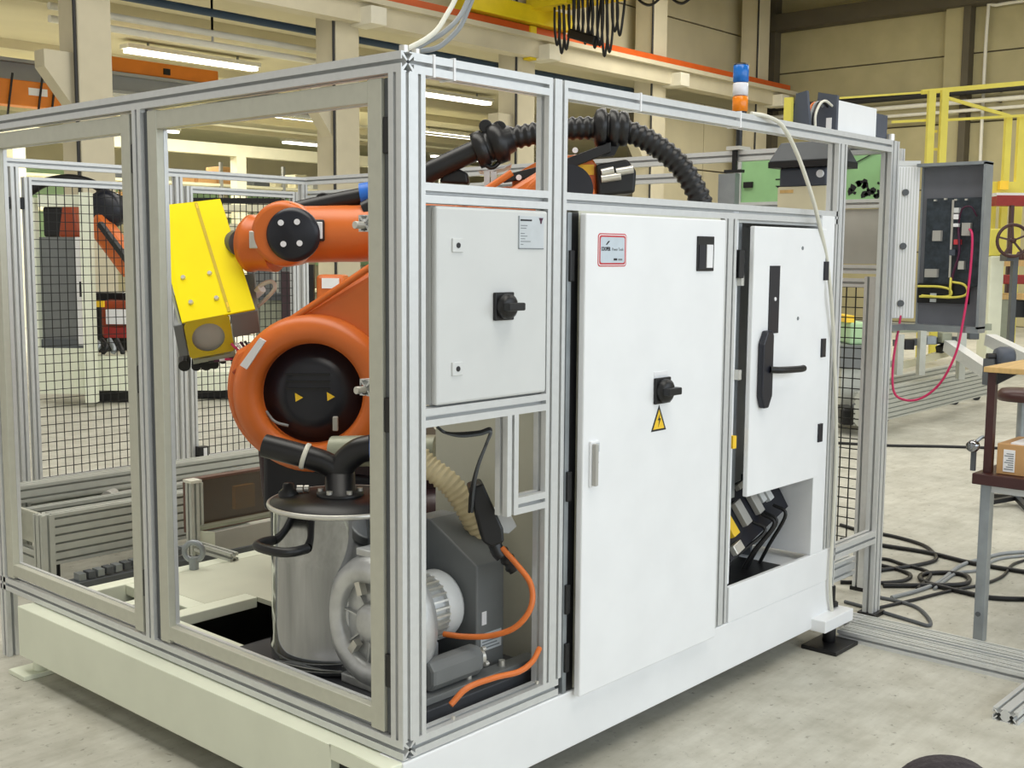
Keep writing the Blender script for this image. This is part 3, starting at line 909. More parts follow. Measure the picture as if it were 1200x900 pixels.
# connector panel under the door
cp = thing('connector_panel', 'tilted black connector panel with plugs under the controller door', 'panel', (2.05, 0.12, 0.55))
CL = [V((1.86, 0.05, 0.52)), V((2.42, 0.10, 0.65)), V((2.42, 0.20, 0.81)), V((1.86, 0.18, 0.77))]
pn = (CL[1]-CL[0]).cross(CL[3]-CL[0]).normalized()
if pn.y > 0:
    pn = -pn
MB().hexa([p-pn*0.03 for p in CL], CL).build('plate', 'navy_black', cp)
def on_panel(u, f):
    return CL[0].lerp(CL[1], u).lerp(CL[3].lerp(CL[2], u), f)
px_ = (CL[1]-CL[0]).normalized()
pu = px_.cross(pn).normalized()
if pu.z < 0:
    pu = -pu
for (u, f, w, h, m) in ((0.12, 0.45, 0.026, 0.05, 'warn_yellow'), (0.33, 0.5, 0.026, 0.055, 'sheet_grey'), (0.56, 0.5, 0.024, 0.045, 'sheet_grey'), (0.66, 0.62, 0.018, 0.04, 'grey_cab'), (0.76, 0.6, 0.02, 0.045, 'grey_cab'), (0.28, 0.92, 0.022, 0.012, 'bolt'), (0.45, 0.92, 0.022, 0.012, 'bolt'), (0.58, 0.93, 0.022, 0.014, 'bolt'), (0.14, 0.88, 0.022, 0.01, 'bolt'), (0.1, 0.1, 0.035, 0.02, 'bolt')):
    MB().obox(on_panel(u, f)+pn*0.012, px_*w, pu*h, pn*0.014).build('plug', m, cp, bevel=0.003)
MB().box((1.86, 0.22, 0.415), (1.875, 0.28, 0.76)).build('support', 'dark_grey', cp)
MB().box((2.345, 0.24, 0.415), (2.36, 0.3, 0.78)).build('support', 'dark_grey', cp)
for i, (u, x2) in enumerate(((0.4, 1.90), (0.56, 2.13), (0.6, 2.16), (0.76, 2.27))):
    a = on_panel(u, 0.28)+pn*0.02
    cable('plug_cable', [a, a-pu*0.06+pn*0.03, ((a.x+x2)/2, 0.11, 0.50), (x2, 0.15, 0.413)], 0.008, 'black', cp)

# tray box beside: grey box sections behind connector panel
rl = thing('floor_rail', 'grey slotted rail on the base behind the connector panel', 'rail', (2.2, 0.36, 0.42))
profile('bar', (1.95, 0.36, 0.42), (2.43, 0.42, 0.56), 'x', rl)

# ================================================================ ROBOT
RA = math.atan2(-0.745, 0.667)
RB = Vector((1.151, 1.35, 0.33))
rob = thing('industrial_robot', 'large orange six axis robot arm with black joint cover inside the cage', 'robot', RB, RA)
SC = 272.0
RI = (Matrix.Translation(RB) @ Matrix.Rotation(RA, 4, 'Z')).inverted()
RI3 = RI.to_3x3()
RO = RI @ CAM
def L(px, py, v=0.0):
    """robot frame (right, depth, up): the measured joint at depth v of the arm plane"""
    d = RI3 @ (_fw+RT*((px-600)/F)+DN*((py-450)/F))
    return RO+d*((v-RO.y)/d.y)
def lb(mb, name, m, parent=rob, bevel=0.0):
    return mb.build(name, m, parent, True, bevel, 3)
V = Vector
# base and rotating column, robot orange in shade put into their colours
lb(MB().lathe((0, 0, 0), (0, 0, 1), [(0.40, 0), (0.40, 0.05), (0.33, 0.07), (0.30, 0.20), (0.33, 0.22), (0.33, 0.27), (0, 0.27)], 40), 'base', 'orange_dark')
for i in range(8):
    a = 2*math.pi*i/8+0.2
    lb(MB().cyl((0.37*math.cos(a), 0.37*math.sin(a), 0.05), (0.37*math.cos(a), 0.37*math.sin(a), 0.075), 0.018, n=6), 'base_bolt', 'bolt')
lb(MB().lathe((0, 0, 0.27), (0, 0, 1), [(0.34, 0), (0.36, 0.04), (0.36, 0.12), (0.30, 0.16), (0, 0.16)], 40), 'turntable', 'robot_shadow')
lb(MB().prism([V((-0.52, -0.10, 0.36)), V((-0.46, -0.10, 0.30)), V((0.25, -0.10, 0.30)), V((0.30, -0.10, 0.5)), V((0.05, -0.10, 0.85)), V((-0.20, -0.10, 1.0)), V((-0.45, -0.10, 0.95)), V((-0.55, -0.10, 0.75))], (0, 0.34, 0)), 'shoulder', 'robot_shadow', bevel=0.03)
lb(MB().prism([L(308, 520, -0.12), L(345, 545, -0.12), L(440, 560, -0.12), L(440, 605, -0.12), L(340, 602, -0.12), L(308, 598, -0.12)], (0, 0.2, 0)), 'harness_cover', 'navy_black', bevel=0.02)
lb(MB().cyl((-0.10, -0.05, 0.45), (-0.10, 0.15, 0.45), 0.17, n=28), 'axis_motor', 'navy_black')
# link arm outline
out = []
c0 = L(366, 452)
for i in range(26):
    a = math.radians(150+i*(330-150)/25)
    out.append((c0.x+0.325*math.cos(a), c0.z+0.325*math.sin(a)))
c1 = L(652, 242)
for i in range(12):
    a = math.radians(-40+i*170/11)
    out.append((c1.x+0.16*math.cos(a), c1.z+0.16*math.sin(a)))
lb(MB().prism([V((x, -0.20, z)) for x, z in out], (0, 0.16, 0)), 'link_arm', 'orange', bevel=0.035)
# raised edge rib along the upper side of the link arm
p0, p1 = L(300, 402, -0.215), L(600, 202, -0.215)
lb(MB().tube([p0, p0.lerp(p1, .5), p1], 0.014, 8), 'arm_rib', 'orange')
# shoulder ring and dark recess
cR = L(368, 460, -0.18)
lb(MB().lathe(cR, (0, -1, 0), [(0.33, 0), (0.325, 0.05), (0.29, 0.085), (0.235, 0.09), (0.212, 0.075), (0.207, 0.0)], 56), 'joint_ring', 'orange')
cov = lb(MB().lathe(cR, (0, -1, 0), [(0.207, 0.0), (0.206, 0.02), (0.16, 0.03), (0.15, 0.05), (0.10, 0.056), (0, 0.058)], 48), 'joint_cover', 'navy_black')
for (px, py) in ((352, 464), (389, 463)):
    q = L(px, py, -0.2)
    q.y = cR.y-0.064
    lb(MB().prism([q+V((-0.014, 0, 0.017)), q+V((0.018, 0, -0.002)), q+V((-0.012, 0, -0.019))], (0, 0.006, 0)), 'warning_triangle', 'warn_yellow', cov)
for k in range(3):
    q = L(372, 432+k*8, 0)
    lb(MB().box((q.x-0.09, cR.y-0.063, q.z-0.004), (q.x+0.09, cR.y-0.05, q.z+0.004)), 'cover_rib', 'black', cov)
q = L(403, 487)
lb(MB().box((q.x-0.011, cR.y-0.07, q.z-0.03), (q.x+0.011, cR.y-0.05, q.z+0.03)), 'latch', 'sheet_grey', cov, 0.004)
lb(MB().tube(spline([L(312, 482, cR.y-0.03), L(322, 494, cR.y-0.05), L(338, 499, cR.y-0.055)], 5), 0.006, 8), 'cover_pipe', 'cable_grey', cov)
# plate on the left edge of the link arm, slot on top
lb(MB().prism([L(281, 428, -0.31), L(289, 433, -0.31), L(311, 400, -0.31), L(304, 396, -0.31)], (0, 0.02, 0)), 'stop_plate', 'paper')
lb(MB().prism([L(271, 436, -0.22), L(280, 446, -0.22), L(290, 434, -0.22), L(281, 428, -0.22)], (0, 0.1, 0)), 'stop_block', 'orange_dark', bevel=0.006)
lb(MB().prism([L(390, 385, -0.235), L(412, 385, -0.235), L(424, 396, -0.235), L(421, 398, -0.235), L(410, 389, -0.235), L(391, 389, -0.235)], (0, 0.04, 0)), 'lifting_lug', 'orange_dark')
# upper arm
pa = [L(350, 275, 0.02), L(400, 274, 0.02), L(433, 273, 0.02), L(500, 262, 0.02), L(570, 255, 0.02), L(650, 245, 0.03)]
lb(MB().tube(spline(pa, 5), 0.12, 28, radii=None), 'forearm', 'orange')
lb(MB().lathe(L(344, 275, 0.13), (0, -1, 0), [(0.10, 0), (0.135, 0.02), (0.138, 0.20), (0.128, 0.245), (0.112, 0.25)], 44), 'wrist_housing', 'orange')
wc = lb(MB().lathe(L(344, 275, -0.118), (0, -1, 0), [(0.112, 0.0), (0.110, 0.012), (0.09, 0.022), (0, 0.028)], 40), 'wrist_cover', 'navy_black')
for (px, py) in ((329, 261), (348, 260), (332, 286), (351, 285)):
    lb(MB().cyl(L(px, py, -0.142), L(px, py, -0.15), 0.0125, n=12), 'cap_screw', 'paper', wc)
for i in range(12):
    a = math.radians(95+i*9)
    o = L(344, 275, -0.1)
    lb(MB().cyl(o+V((0.125*math.cos(a), 0, 0.125*math.sin(a))), o+V((0.125*math.cos(a), -0.012, 0.125*math.sin(a))), 0.006, n=6), 'ring_screw', 'dark_grey')
q = L(374, 270, -0.12)
lb(MB().box((q.x-0.02, q.y, q.z-0.045), (q.x+0.02, q.y+0.03, q.z+0.045)), 'window_frame', 'black', bevel=0.008)
lb(MB().box((q.x-0.014, q.y-0.004, q.z-0.035), (q.x+0.014, q.y+0.03, q.z+0.035)), 'window_plate', 'paper', bevel=0.004)
fl0, fl1 = L(324, 287, 0.0), L(274, 284, 0.06)
lb(MB().lathe(fl0, fl1-fl0, [(0.115, 0), (0.115, 0.095), (0.122, 0.105), (0.122, 0.125), (0.10, 0.127), (0.10, 0.148), (0, 0.148)], 36), 'hand_flange', 'orange')
for i in range(12):
    a = 2*math.pi*i/12
    d = (fl1-fl0).normalized()
    s = V((0, 1, 0))
    u = d.cross(s)
    c = fl0+d*0.126+(s*math.cos(a)+u*math.sin(a))*0.111
    lb(MB().cyl(c, c+d*0.012, 0.008, n=6), 'flange_bolt', 'dark_grey')
q = L(298, 281, -0.118)
lb(MB().box((q.x-0.022, q.y, q.z-0.036), (q.x+0.016, q.y+0.03, q.z+0.036)), 'wrist_plate', 'bolt', bevel=0.004)
# elbow, rear motors
lb(MB().cyl(L(650, 245, -0.21), L(650, 245, 0.2), 0.15, n=36), 'elbow', 'orange', bevel=0.02)
lb(MB().cyl(L(666, 222, -0.22), L(666, 222, -0.26), 0.10, n=32), 'elbow_cover', 'navy_black')
lb(MB().prism([L(600, 205, -0.05), L(640, 183, -0.05), L(690, 180, -0.05), L(702, 196, -0.05), L(700, 250, -0.05), L(600, 255, -0.05)], (0, 0.26, 0)), 'elbow_block', 'orange', bevel=0.015)
lb(MB().box((L(673, 0).x, -0.056, L(0, 201).z), (L(698, 0).x, -0.05, L(0, 189).z)), 'yellow_sticker', 'warn_yellow')
mo = lb(MB().prism([L(698, 193, -0.09), L(735, 186, -0.09), L(746, 200, -0.09), L(744, 226, -0.09), L(700, 230, -0.09)], (0, 0.22, 0)), 'axis_motor', 'black', bevel=0.012)
for (px, py, w) in ((716, 208, 0.04), (732, 200, 0.035), (712, 201, 0.025)):
    q = L(px, py, -0.1)
    lb(MB().cyl(q-V((w, 0, 0.006)), q+V((w, 0, 0.006)), 0.017, n=12), 'motor_plug', 'bolt', mo)
lb(MB().prism([L(585, 206, -0.10), L(652, 190, -0.10), L(716, 166, -0.10), L(716, 178, -0.10), L(655, 203, -0.10), L(590, 214, -0.10)], (0, 0.04, 0)), 'carrier_plate', 'black', bevel=0.004)
for (px, py) in ((608, 208), (674, 176)):
    lb(MB().cyl(L(px, py, -0.1), L(px, py, -0.112), 0.012, n=10), 'carrier_bolt', 'paper')
lb(MB().prism([L(560, 200, -0.06), L(590, 196, -0.06), L(600, 190, -0.06), L(598, 194, -0.06), L(575, 202, -0.06)], (0, 0.2, 0)), 'clamp_plate', 'alu', bevel=0.004)
for px in (572, 580):
    lb(MB().box((L(px, 0).x-0.012, -0.06, L(0, 240).z), (L(px, 0).x+0.012, -0.03, L(0, 198).z)), 'clamp_post', 'alu')
lb(MB().prism([L(515, 214, -0.02), L(518, 200, -0.02), L(532, 195, -0.02), L(548, 202, -0.02), L(550, 216, -0.02)], (0, 0.12, 0)), 'connector_box', 'black', bevel=0.012)
# hose package
lb(MB().tube(spline([L(428, 248, -0.02), L(470, 226, -0.03), L(500, 204, -0.04), L(530, 189, -0.04), L(560, 175, -0.04)], 6), 0.044, 18), 'smooth_hose', 'black_rubber')
hs = corrugated('corrugated_hose', [L(590, 164, -0.04), L(620, 158, -0.04), L(655, 152, -0.04), L(700, 150, -0.04), L(735, 154, -0.04), L(765, 168, -0.04), L(795, 192, -0.04), L(815, 222, -0.04), L(827, 252, -0.04)], 0.046, 'black_rubber', rob, 0.008, 0.07, 18, True)
cl = lb(MB().lathe(L(556, 178, -0.04), L(600, 162)-L(556, 178), [(0.055, 0), (0.075, 0.005), (0.078, 0.05), (0.066, 0.055), (0.066, 0.075), (0.085, 0.08), (0.085, 0.13), (0.06, 0.14), (0.055, 0.17), (0.04, 0.17)], 28), 'hose_clamp', 'black_rubber')
lb(MB().cyl(L(569, 148, -0.07), L(569, 148, 0.0), 0.028, n=16).cyl(L(585, 150, -0.07), L(585, 150, 0.0), 0.03, n=16), 'clamp_lug', 'black_rubber', cl, 0.004)
lb(MB().tube(spline([L(562, 184, -0.04), L(568, 192, -0.06), L(578, 196, -0.06), L(592, 182, -0.05)], 5), 0.01, 8), 'clamp_strap', 'black', cl)
cl = lb(MB().lathe(L(695, 150, -0.04), L(737, 151)-L(695, 150), [(0.045, 0), (0.075, 0.012), (0.082, 0.03), (0.082, 0.05), (0.062, 0.055), (0.062, 0.065), (0.078, 0.07), (0.078, 0.10), (0.062, 0.104), (0.072, 0.112), (0.072, 0.14), (0.05, 0.15), (0.04, 0.15)], 28), 'hose_clamp', 'black_rubber')
lb(MB().cyl(L(706, 134, -0.07), L(706, 134, 0), 0.022, n=14).cyl(L(723, 137, -0.07), L(723, 137, 0), 0.02, n=14), 'clamp_lug', 'black_rubber', cl, 0.004)
lb(MB().prism([L(700, 168, -0.06), L(728, 166, -0.06), L(720, 182, -0.06), L(700, 184, -0.06)], (0, 0.08, 0)), 'clamp_foot', 'black', cl)
lb(MB().tube(spline([L(436, 228, 0.08), L(420, 231, 0.08), L(385, 238, 0.08), L(350, 246, 0.07), L(318, 258, 0.05), L(296, 275, 0.04), L(285, 290, 0.0)], 6), 0.038, 16), 'wrist_hose', 'black_rubber')
lb(MB().cyl(L(423, 229, 0.08), L(436, 227, 0.08), 0.052, n=20), 'hose_fitting', 'blue_plastic')
lb(MB().tube(spline([L(368, 238, 0.08), L(374, 229, 0.08), L(382, 228, 0.08), L(390, 234, 0.08)], 5), 0.007, 8), 'hose_strap', 'black')

# ================================================================ YELLOW TOOL
tl = thing('gripper_tool', 'bright yellow sheet metal tool with round hole on the robot wrist', 'robot tool', RB, RA)
E0, E1 = L(213, 378, -0.14), L(299, 362, -0.10)
def K(px, py):
    """point on the sloping cover plane"""
    f = (px-213)/86.0
    ez = 378+(362-378)*f
    return L(px, py, -0.14+0.04*f+(ez-py)/SC*0.62)
cvn = (K(258, 233)-K(213, 378)).cross(K(299, 362)-K(213, 378)).normalized()
if cvn.y > 0:
    cvn = -cvn
cover = [K(194, 240), K(226, 237), K(258, 233), K(299, 362), K(213, 378), K(194, 305)]
tb = MB().prism(cover, -cvn*0.012).build('cover', 'yellow', tl, True, 0.002)
lip = MB()
lip.prism([K(194, 240), K(258, 233), K(258, 233)-cvn*0.10, K(194, 240)-cvn*0.10], (0, 0, -0.004))
lip.prism([K(258, 233), K(299, 362), K(299, 362)-cvn*0.035, K(258, 233)-cvn*0.10], (-0.004, 0, 0))
lip.build('cover_flange', 'yellow', tl, True)
# seam strip with perforations
sm = MB()
a, b = K(228, 238), K(267, 366)
sm.prism([a+cvn*0.001, K(231.5, 237.7)+cvn*0.001, K(270.5, 365)+cvn*0.001, b+cvn*0.001], cvn*0.003)
sm.build('seam_strip', 'gold', tl, True)
for k in range(12):
    c = K(229.5+39*k/12+1.6, 240+126*k/12+2)+cvn*0.004
    MB().obox(c, (b-a).normalized()*0.012, (b-a).normalized().cross(cvn)*0.003, cvn*0.001).build('seam_slot', 'warn_yellow', tl, True)
for (px, py) in ((215, 326), (246, 321), (224, 355), (254, 350)):
    MB().cyl(K(px, py), K(px, py)+cvn*0.012, 0.012, 0.009, n=12).build('screw', 'bolt', tl, True)
for (px, py) in ((231, 325), (240, 354)):
    MB().cyl(K(px, py)+cvn*0.001, K(px, py)+cvn*0.0015, 0.006, n=8).build('hole', 'black', tl, True)
# lower front plate with elliptical opening
dn = (K(299, 362)-K(213, 378)).normalized()
gd = -cvn
base = K(213, 378)
wpl = 0.19
hp = 0.20
bd = (gd*0.72+V((0, 0, -0.62))).normalized()
P00 = base+dn*0.005
def G(u, w):
    return P00+dn*(u*wpl)+bd*(w*hp)
n = 28
hole = [(0.48+0.36*math.cos(2*math.pi*i/n), 0.5+0.36*math.sin(2*math.pi*i/n)) for i in range(n)]
rim = []
for (u, w) in hole:
    du, dw = u-0.48, w-0.5
    s = min((0.52 if du > 0 else 0.48)/max(abs(du), 1e-6), 0.5/max(abs(dw), 1e-6))
    rim.append((0.48+du*s, 0.5+dw*s))
gn = dn.cross(bd).normalized()
if gn.y > 0:
    gn = -gn
mb = MB()
vs = [G(*p) for p in hole]+[G(*p) for p in rim]
vs2 = [p-gn*0.006 for p in vs]
fs = [(i, (i+1) % n, n+(i+1) % n, n+i) for i in range(n)]
mb.add(vs+vs2, fs+[tuple(j+2*n for j in f) for f in fs]+[(i, (i+1) % n, 2*n+(i+1) % n, 2*n+i) for i in range(n)]+[(n+i, n+(i+1) % n, 3*n+(i+1) % n, 3*n+i) for i in range(n)])
mb.build('front_plate', 'gold', tl, True)
MB().hexa([G(0.06, 0.03)-gn*0.02, G(0.94, 0.03)-gn*0.02, G(0.94, 0.97)-gn*0.02, G(0.06, 0.97)-gn*0.02], [G(0.06, 0.03)-gn*0.10, G(0.94, 0.03)-gn*0.10, G(0.94, 0.97)-gn*0.10, G(0.06, 0.97)-gn*0.10]).build('inner_block', 'sheet_grey', tl, True)
# grey body boxes either side
MB().hexa([G(1.02, 0.04), G(1.62, 0.04), G(1.62, 0.62), G(1.02, 0.62)], [G(1.02, 0.04)-gn*0.3, G(1.62, 0.04)-gn*0.3, G(1.62, 0.62)-gn*0.3, G(1.02, 0.62)-gn*0.3]).build('body_side', 'grey_part', tl, True, 0.004)
MB().hexa([G(-0.22, 0.05), G(-0.02, 0.05), G(-0.02, 0.85), G(-0.22, 0.85)], [G(-0.22, 0.05)-gn*0.3, G(-0.02, 0.05)-gn*0.3, G(-0.02, 0.85)-gn*0.3, G(-0.22, 0.85)-gn*0.3]).build('body_side', 'grey_part', tl, True, 0.004)
MB().prism([K(194, 310)-cvn*0.015, K(211, 377)-cvn*0.015, K(209, 385)-cvn*0.12, K(192, 312)-cvn*0.12], (-0.01, 0, 0)).build('side_strip', 'olive_grey', tl, True)
MB().hexa([G(0.05, 0.95), G(1.0, 0.95), G(1.0, 1.10), G(0.05, 1.10)], [G(0.05, 0.95)-gn*0.2, G(1.0, 0.95)-gn*0.2, G(1.0, 1.10)-gn*0.2, G(0.05, 1.10)-gn*0.2]).build('lower_frame', 'olive_grey', tl, True)
for (u, w, r) in ((0.1, 1.18, 0.02), (0.32, 1.2, 0.024), (0.5, 1.22, 0.02), (-0.15, 1.1, 0.026), (0.7, 1.16, 0.014), (0.9, 1.14, 0.012)):
    c = G(u, w)
    MB().cyl(c, c-gn*0.07+V((0, 0, -0.01)), r, n=12).build('valve', 'black', tl, True)
for k, m in enumerate(('crimson', 'paper', 'print_plum', 'black')):
    cable('air_line', [G(0.95+0.1*k, 0.75), G(1.1+0.08*k, 0.95)+gn*0.02, G(1.0+0.05*k, 1.15), G(0.75-0.12*k, 1.12)], 0.006, m, tl, 6, True)
# flange adapter to the wrist
MB().cyl(L(284, 285, 0.05), L(268, 287, 0.22), 0.06, n=28).build('adapter', 'dark_grey', tl, True)
for (z, px) in ((300, 303), (310, 310)):
    MB().cyl(L(300, 345, 0.05), L(px+4, 338, 0.03), 0.02, n=10).build('fitting', 'paper', tl, True) if z == 300 else None
cable('loop_hose', [L(296, 348, 0.05), L(305, 335, 0.03), L(318, 330, 0.02), L(322, 338, 0.0), L(310, 352, 0.02), L(298, 362, 0.04)], 0.009, 'cable_white', tl, 8, True)

# ================================================================ DUST EXTRACTOR AND BLOWER
pb = thing('pump_base', 'black steel base plate carrying the drum and blower', 'base plate', (0.4, 0.6, 0.325))
MB().box((0.085, 0.09, 0.326), (0.72, 1.0, 0.372)).build('plate', 'plate_dark', pb, bevel=0.004)
MB().box((0.10, 0.115, 0.372), (0.74, 0.175, 0.395)).build('mounting_bar', 'grey_part', pb, bevel=0.003)
for x in (0.42, 0.58):
    MB().cyl((x, 0.145, 0.395), (x, 0.145, 0.415), 0.012, n=6).build('bar_bolt', 'bolt', pb)

DC = V((0.345, 0.672, 0.373))
R0 = 0.252
dr = thing('dust_drum', 'polished stainless steel drum with black lid and bow handle', 'drum', DC)
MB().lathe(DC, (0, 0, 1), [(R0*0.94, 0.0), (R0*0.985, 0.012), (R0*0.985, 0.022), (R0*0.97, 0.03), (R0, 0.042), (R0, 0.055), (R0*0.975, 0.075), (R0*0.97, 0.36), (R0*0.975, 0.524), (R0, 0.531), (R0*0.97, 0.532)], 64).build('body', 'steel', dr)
MB().lathe(DC+V((0, 0, 0.524)), (0, 0, 1), [(R0*1.0+0.006*math.cos(a), 0.012+0.009*math.sin(a)) for a in [i*math.pi/4 for i in range(8)]], 64, close=True).build('rim_band', 'bolt', dr)
lid = MB().lathe(DC+V((0, 0, 0.533)), (0, 0, 1), [(R0*0.985, 0), (R0*0.975, 0.012), (R0*0.5, 0.03), (0, 0.032)], 64).build('lid', 'black', dr)
# side handle
hd0 = V((-0.745, -0.667, 0))
lt = V((-0.667, 0.745, 0))
hc = DC+V((0, 0, 0.43))+lt*(R0*0.64)+hd0*(R0*0.76)
hn = (lt*0.64+hd0*0.77).normalized()
hs_ = hn.cross(V((0, 0, 1)))
MB().tube(spline([hc+hs_*0.085-hn*0.02, hc+hs_*0.085+hn*0.035, hc+hs_*0.05+hn*0.07, hc-hs_*0.05+hn*0.07, hc-hs_*0.085+hn*0.035, hc-hs_*0.085-hn*0.02], 6), 0.016, 12).build('handle', 'black', dr)
MB().box((DC.x-0.11, DC.y-R0*0.985, DC.z+0.36), (DC.x-0.06, DC.y-R0*0.9, DC.z+0.39)).build('clip', 'bolt', dr)
# inlet fitting on lid
fx = DC+V((-0.02, -0.01, 0.554))
MB().lathe(fx, (0, 0, 1), [(0.075, 0), (0.08, 0.008), (0.08, 0.022), (0.052, 0.026), (0.05, 0.09), (0, 0.09)], 28).build('inlet_flange', 'black_rubber', lid)
for i in range(6):
    a = i*math.pi/3+0.3
    MB().cyl(fx+V((0.066*math.cos(a), 0.066*math.sin(a), 0.022)), fx+V((0.066*math.cos(a), 0.066*math.sin(a), 0.034)), 0.011, n=6).build('flange_bolt', 'bolt', lid)
rt = V((0.667, -0.745, 0))
MB().tube(spline([fx+V((0, 0, 0.04)), fx+V((0, 0, 0.08)), fx+V((0, 0, 0.12))+rt*0.015, fx+V((0, 0, 0.16))+rt*0.06, fx+V((0, 0, 0.175))+rt*0.11], 7), 0.045, 20).build('elbow_pipe', 'black_rubber', lid)
MB().tube(spline([fx+V((0, 0, 0.08)), fx+V((0, 0, 0.115))-rt*0.04, fx+V((0, 0, 0.14))-rt*0.11, fx+V((0, 0, 0.175))-rt*0.26+hd0*(-0.02)], 7), 0.04, 18).build('branch_pipe', 'black_rubber', lid)
c = fx+V((0, 0, 0.14))-rt*0.11
MB().lathe(c, V((0, 0, 0.032))-rt*0.1, [(0.043, 0), (0.046, 0.002), (0.046, 0.014), (0.043, 0.016)], 20).build('pipe_clamp', 'cable_white', lid)
MB().lathe(fx+V((0, 0, 0.175))+rt*0.105, rt, [(0.047, 0), (0.05, 0.004), (0.05, 0.018), (0.04, 0.02), (0.036, 0.07)], 20).build('pipe_collar', 'blue_plastic', lid)
kn = DC+V((0, 0, 0.545))-rt*0.19+hd0*(-0.02)
MB().lathe(kn, (0, 0, 1), [(0.035, 0), (0.035, 0.02), (0.022, 0.03), (0.018, 0.05), (0, 0.052)], 16).build('valve_knob', 'black', lid)
MB().cyl(kn+rt*0.03+V((0, 0, 0.03)), kn+rt*0.05+V((0, 0, 0.03)), 0.014, n=10).cyl(kn+rt*0.055+V((0, 0, 0.032)), kn+rt*0.07+V((0, 0, 0.032)), 0.012, n=10).build('valve_nut', 'bolt', lid)

# side channel blower, axis along +x
BX = V((0.165, 0.345, 0.590))
bl_ = thing('side_channel_blower', 'cast aluminium side channel blower with ribbed motor beside the drum', 'blower', (BX.x+0.15, BX.y, 0.40))
X = V((1, 0, 0))
MB().lathe(BX, X, [(0.138, 0.035), (0.130, 0.01), (0.142, -0.002), (0.168, -0.012), (0.199, 0.0), (0.216, 0.035), (0.216, 0.085), (0.198, 0.12), (0.11, 0.13), (0.0, 0.13)], 48).build('housing', 'cast_alu', bl_)
MB().cyl(BX+X*0.036, BX+X*0.04, 0.139, n=40).build('inner_disc', 'dark_grey', bl_)
MB().lathe(BX+X*0.04, -X, [(0.07, 0), (0.062, 0.03), (0.05, 0.045), (0.038, 0.048), (0, 0.05)], 28).build('hub', 'cast_alu', bl_)
for i in range(8):
    a = 2*math.pi*i/8+0.15
    d = V((0, math.cos(a), math.sin(a)))
    MB().bar(BX+X*0.03+d*0.05, BX+X*0.03+d*0.136, 0.006, 0.02, X).build('rib', 'cast_alu', bl_)
for i in range(3):
    a = 2*math.pi*i/3+1.2
    d = V((0, math.cos(a), math.sin(a)))
    MB().obox(BX+X*0.012+d*0.115, d*0.022, d.cross(X)*0.012, X*0.012).build('lug', 'bolt', bl_)
MB().obox(BX+V((0.05, 0.02, -0.203)), (0.05, 0, 0), (0, 0.11, 0), (0, 0, 0.015)).build('foot', 'cast_alu', bl_, bevel=0.004)
MB().obox(BX+V((0.06, 0.03, 0.218)), (0.035, 0, 0), (0, 0.05, 0), (0, 0, 0.012)).build('port', 'cast_alu', bl_, bevel=0.004)
mt = MB().cyl(BX+X*0.12, BX+X*0.275, 0.098, n=36).build('motor_body', 'cast_alu', bl_)
for i in range(30):
    a = 2*math.pi*i/30
    d = V((0, math.cos(a), math.sin(a)))
    MB().obox(BX+X*0.195+d*0.105, X*0.068, d*0.010, d.cross(X)*0.0035).build('cooling_fin', 'bolt', mt)
MB().lathe(BX+X*0.24, X, [(0.112, 0.02), (0.116, 0.028), (0.116, 0.075), (0.108, 0.09), (0.07, 0.097), (0, 0.099)], 40).build('fan_cowl', 'grey_cab', mt)
MB().box((BX.x+0.15, BX.y-0.07, BX.z-0.215), (BX.x+0.25, BX.y+0.07, BX.z-0.10)).build('motor_foot', 'cast_alu', bl_, bevel=0.006)

# long grey silencer below motor and tall grey housing
si = thing('silencer', 'grey cylindrical silencer lying under the blower motor', 'silencer', (0.45, 0.2, 0.43))
MB().prism([(0.24, 0.12, 0.425), (0.24, 0.14, 0.398), (0.24, 0.18, 0.398), (0.24, 0.20, 0.425), (0.24, 0.20, 0.47), (0.24, 0.18, 0.495), (0.24, 0.14, 0.495), (0.24, 0.12, 0.47)], (0.23, 0, 0)).build('body', 'grey_part', si, bevel=0.012)
MB().cyl((0.47, 0.16, 0.447), (0.49, 0.16, 0.447), 0.03, n=16).build('end_cap', 'bolt', si)
for i in range(4):
    a = i*math.pi/2+0.5
    MB().cyl((0.48, 0.16+0.034*math.cos(a), 0.447+0.034*math.sin(a)), (0.495, 0.16+0.034*math.cos(a), 0.447+0.034*math.sin(a)), 0.009, n=6).build('nut', 'bolt', si)
gh = thing('filter_housing', 'tall dark grey filter housing with sloping top behind the blower motor', 'housing', (0.6, 0.33, 0.372))
MB().prism([(0.515, 0.20, 0.373), (0.515, 0.50, 0.373), (0.515, 0.50, 0.86), (0.515, 0.42, 0.86), (0.515, 0.20, 0.735)], (0.135, 0, 0)).build('body', 'grey_part', gh, bevel=0.006)
MB().box((0.54, 0.1985, 0.53), (0.562, 0.2005, 0.575)).build('small_label', 'paper', gh)
MB().box((0.535, 0.1985, 0.44), (0.635, 0.2005, 0.50)).build('rating_label', 'label_grey', gh)
pl = MB()
for k in range(4):
    pl.box((0.541, 0.1975, 0.448+0.011*k), (0.625-0.012*(k % 2), 0.1985, 0.452+0.011*k))
pl.build('label_lines', 'print_grey', gh)
corr = corrugated('suction_hose', [at(478, 520, 3.95), at(500, 545, 3.95), at(530, 570, 3.95), at(553, 605, 3.97), at(570, 640, 4.02)], 0.040, 'beige_hose', None, 0.005, 0.07, 18)
tag(corr, 'beige ribbed suction hose entering the filter housing', 'hose')
o = MB().tube([at(390, 529, 4.5), at(450, 528, 4.45), at(512, 528, 4.4)], 0.06, 20).build('grey_duct', 'olive_grey')
tag(o, 'olive grey round duct in front of the robot shoulder', 'duct')
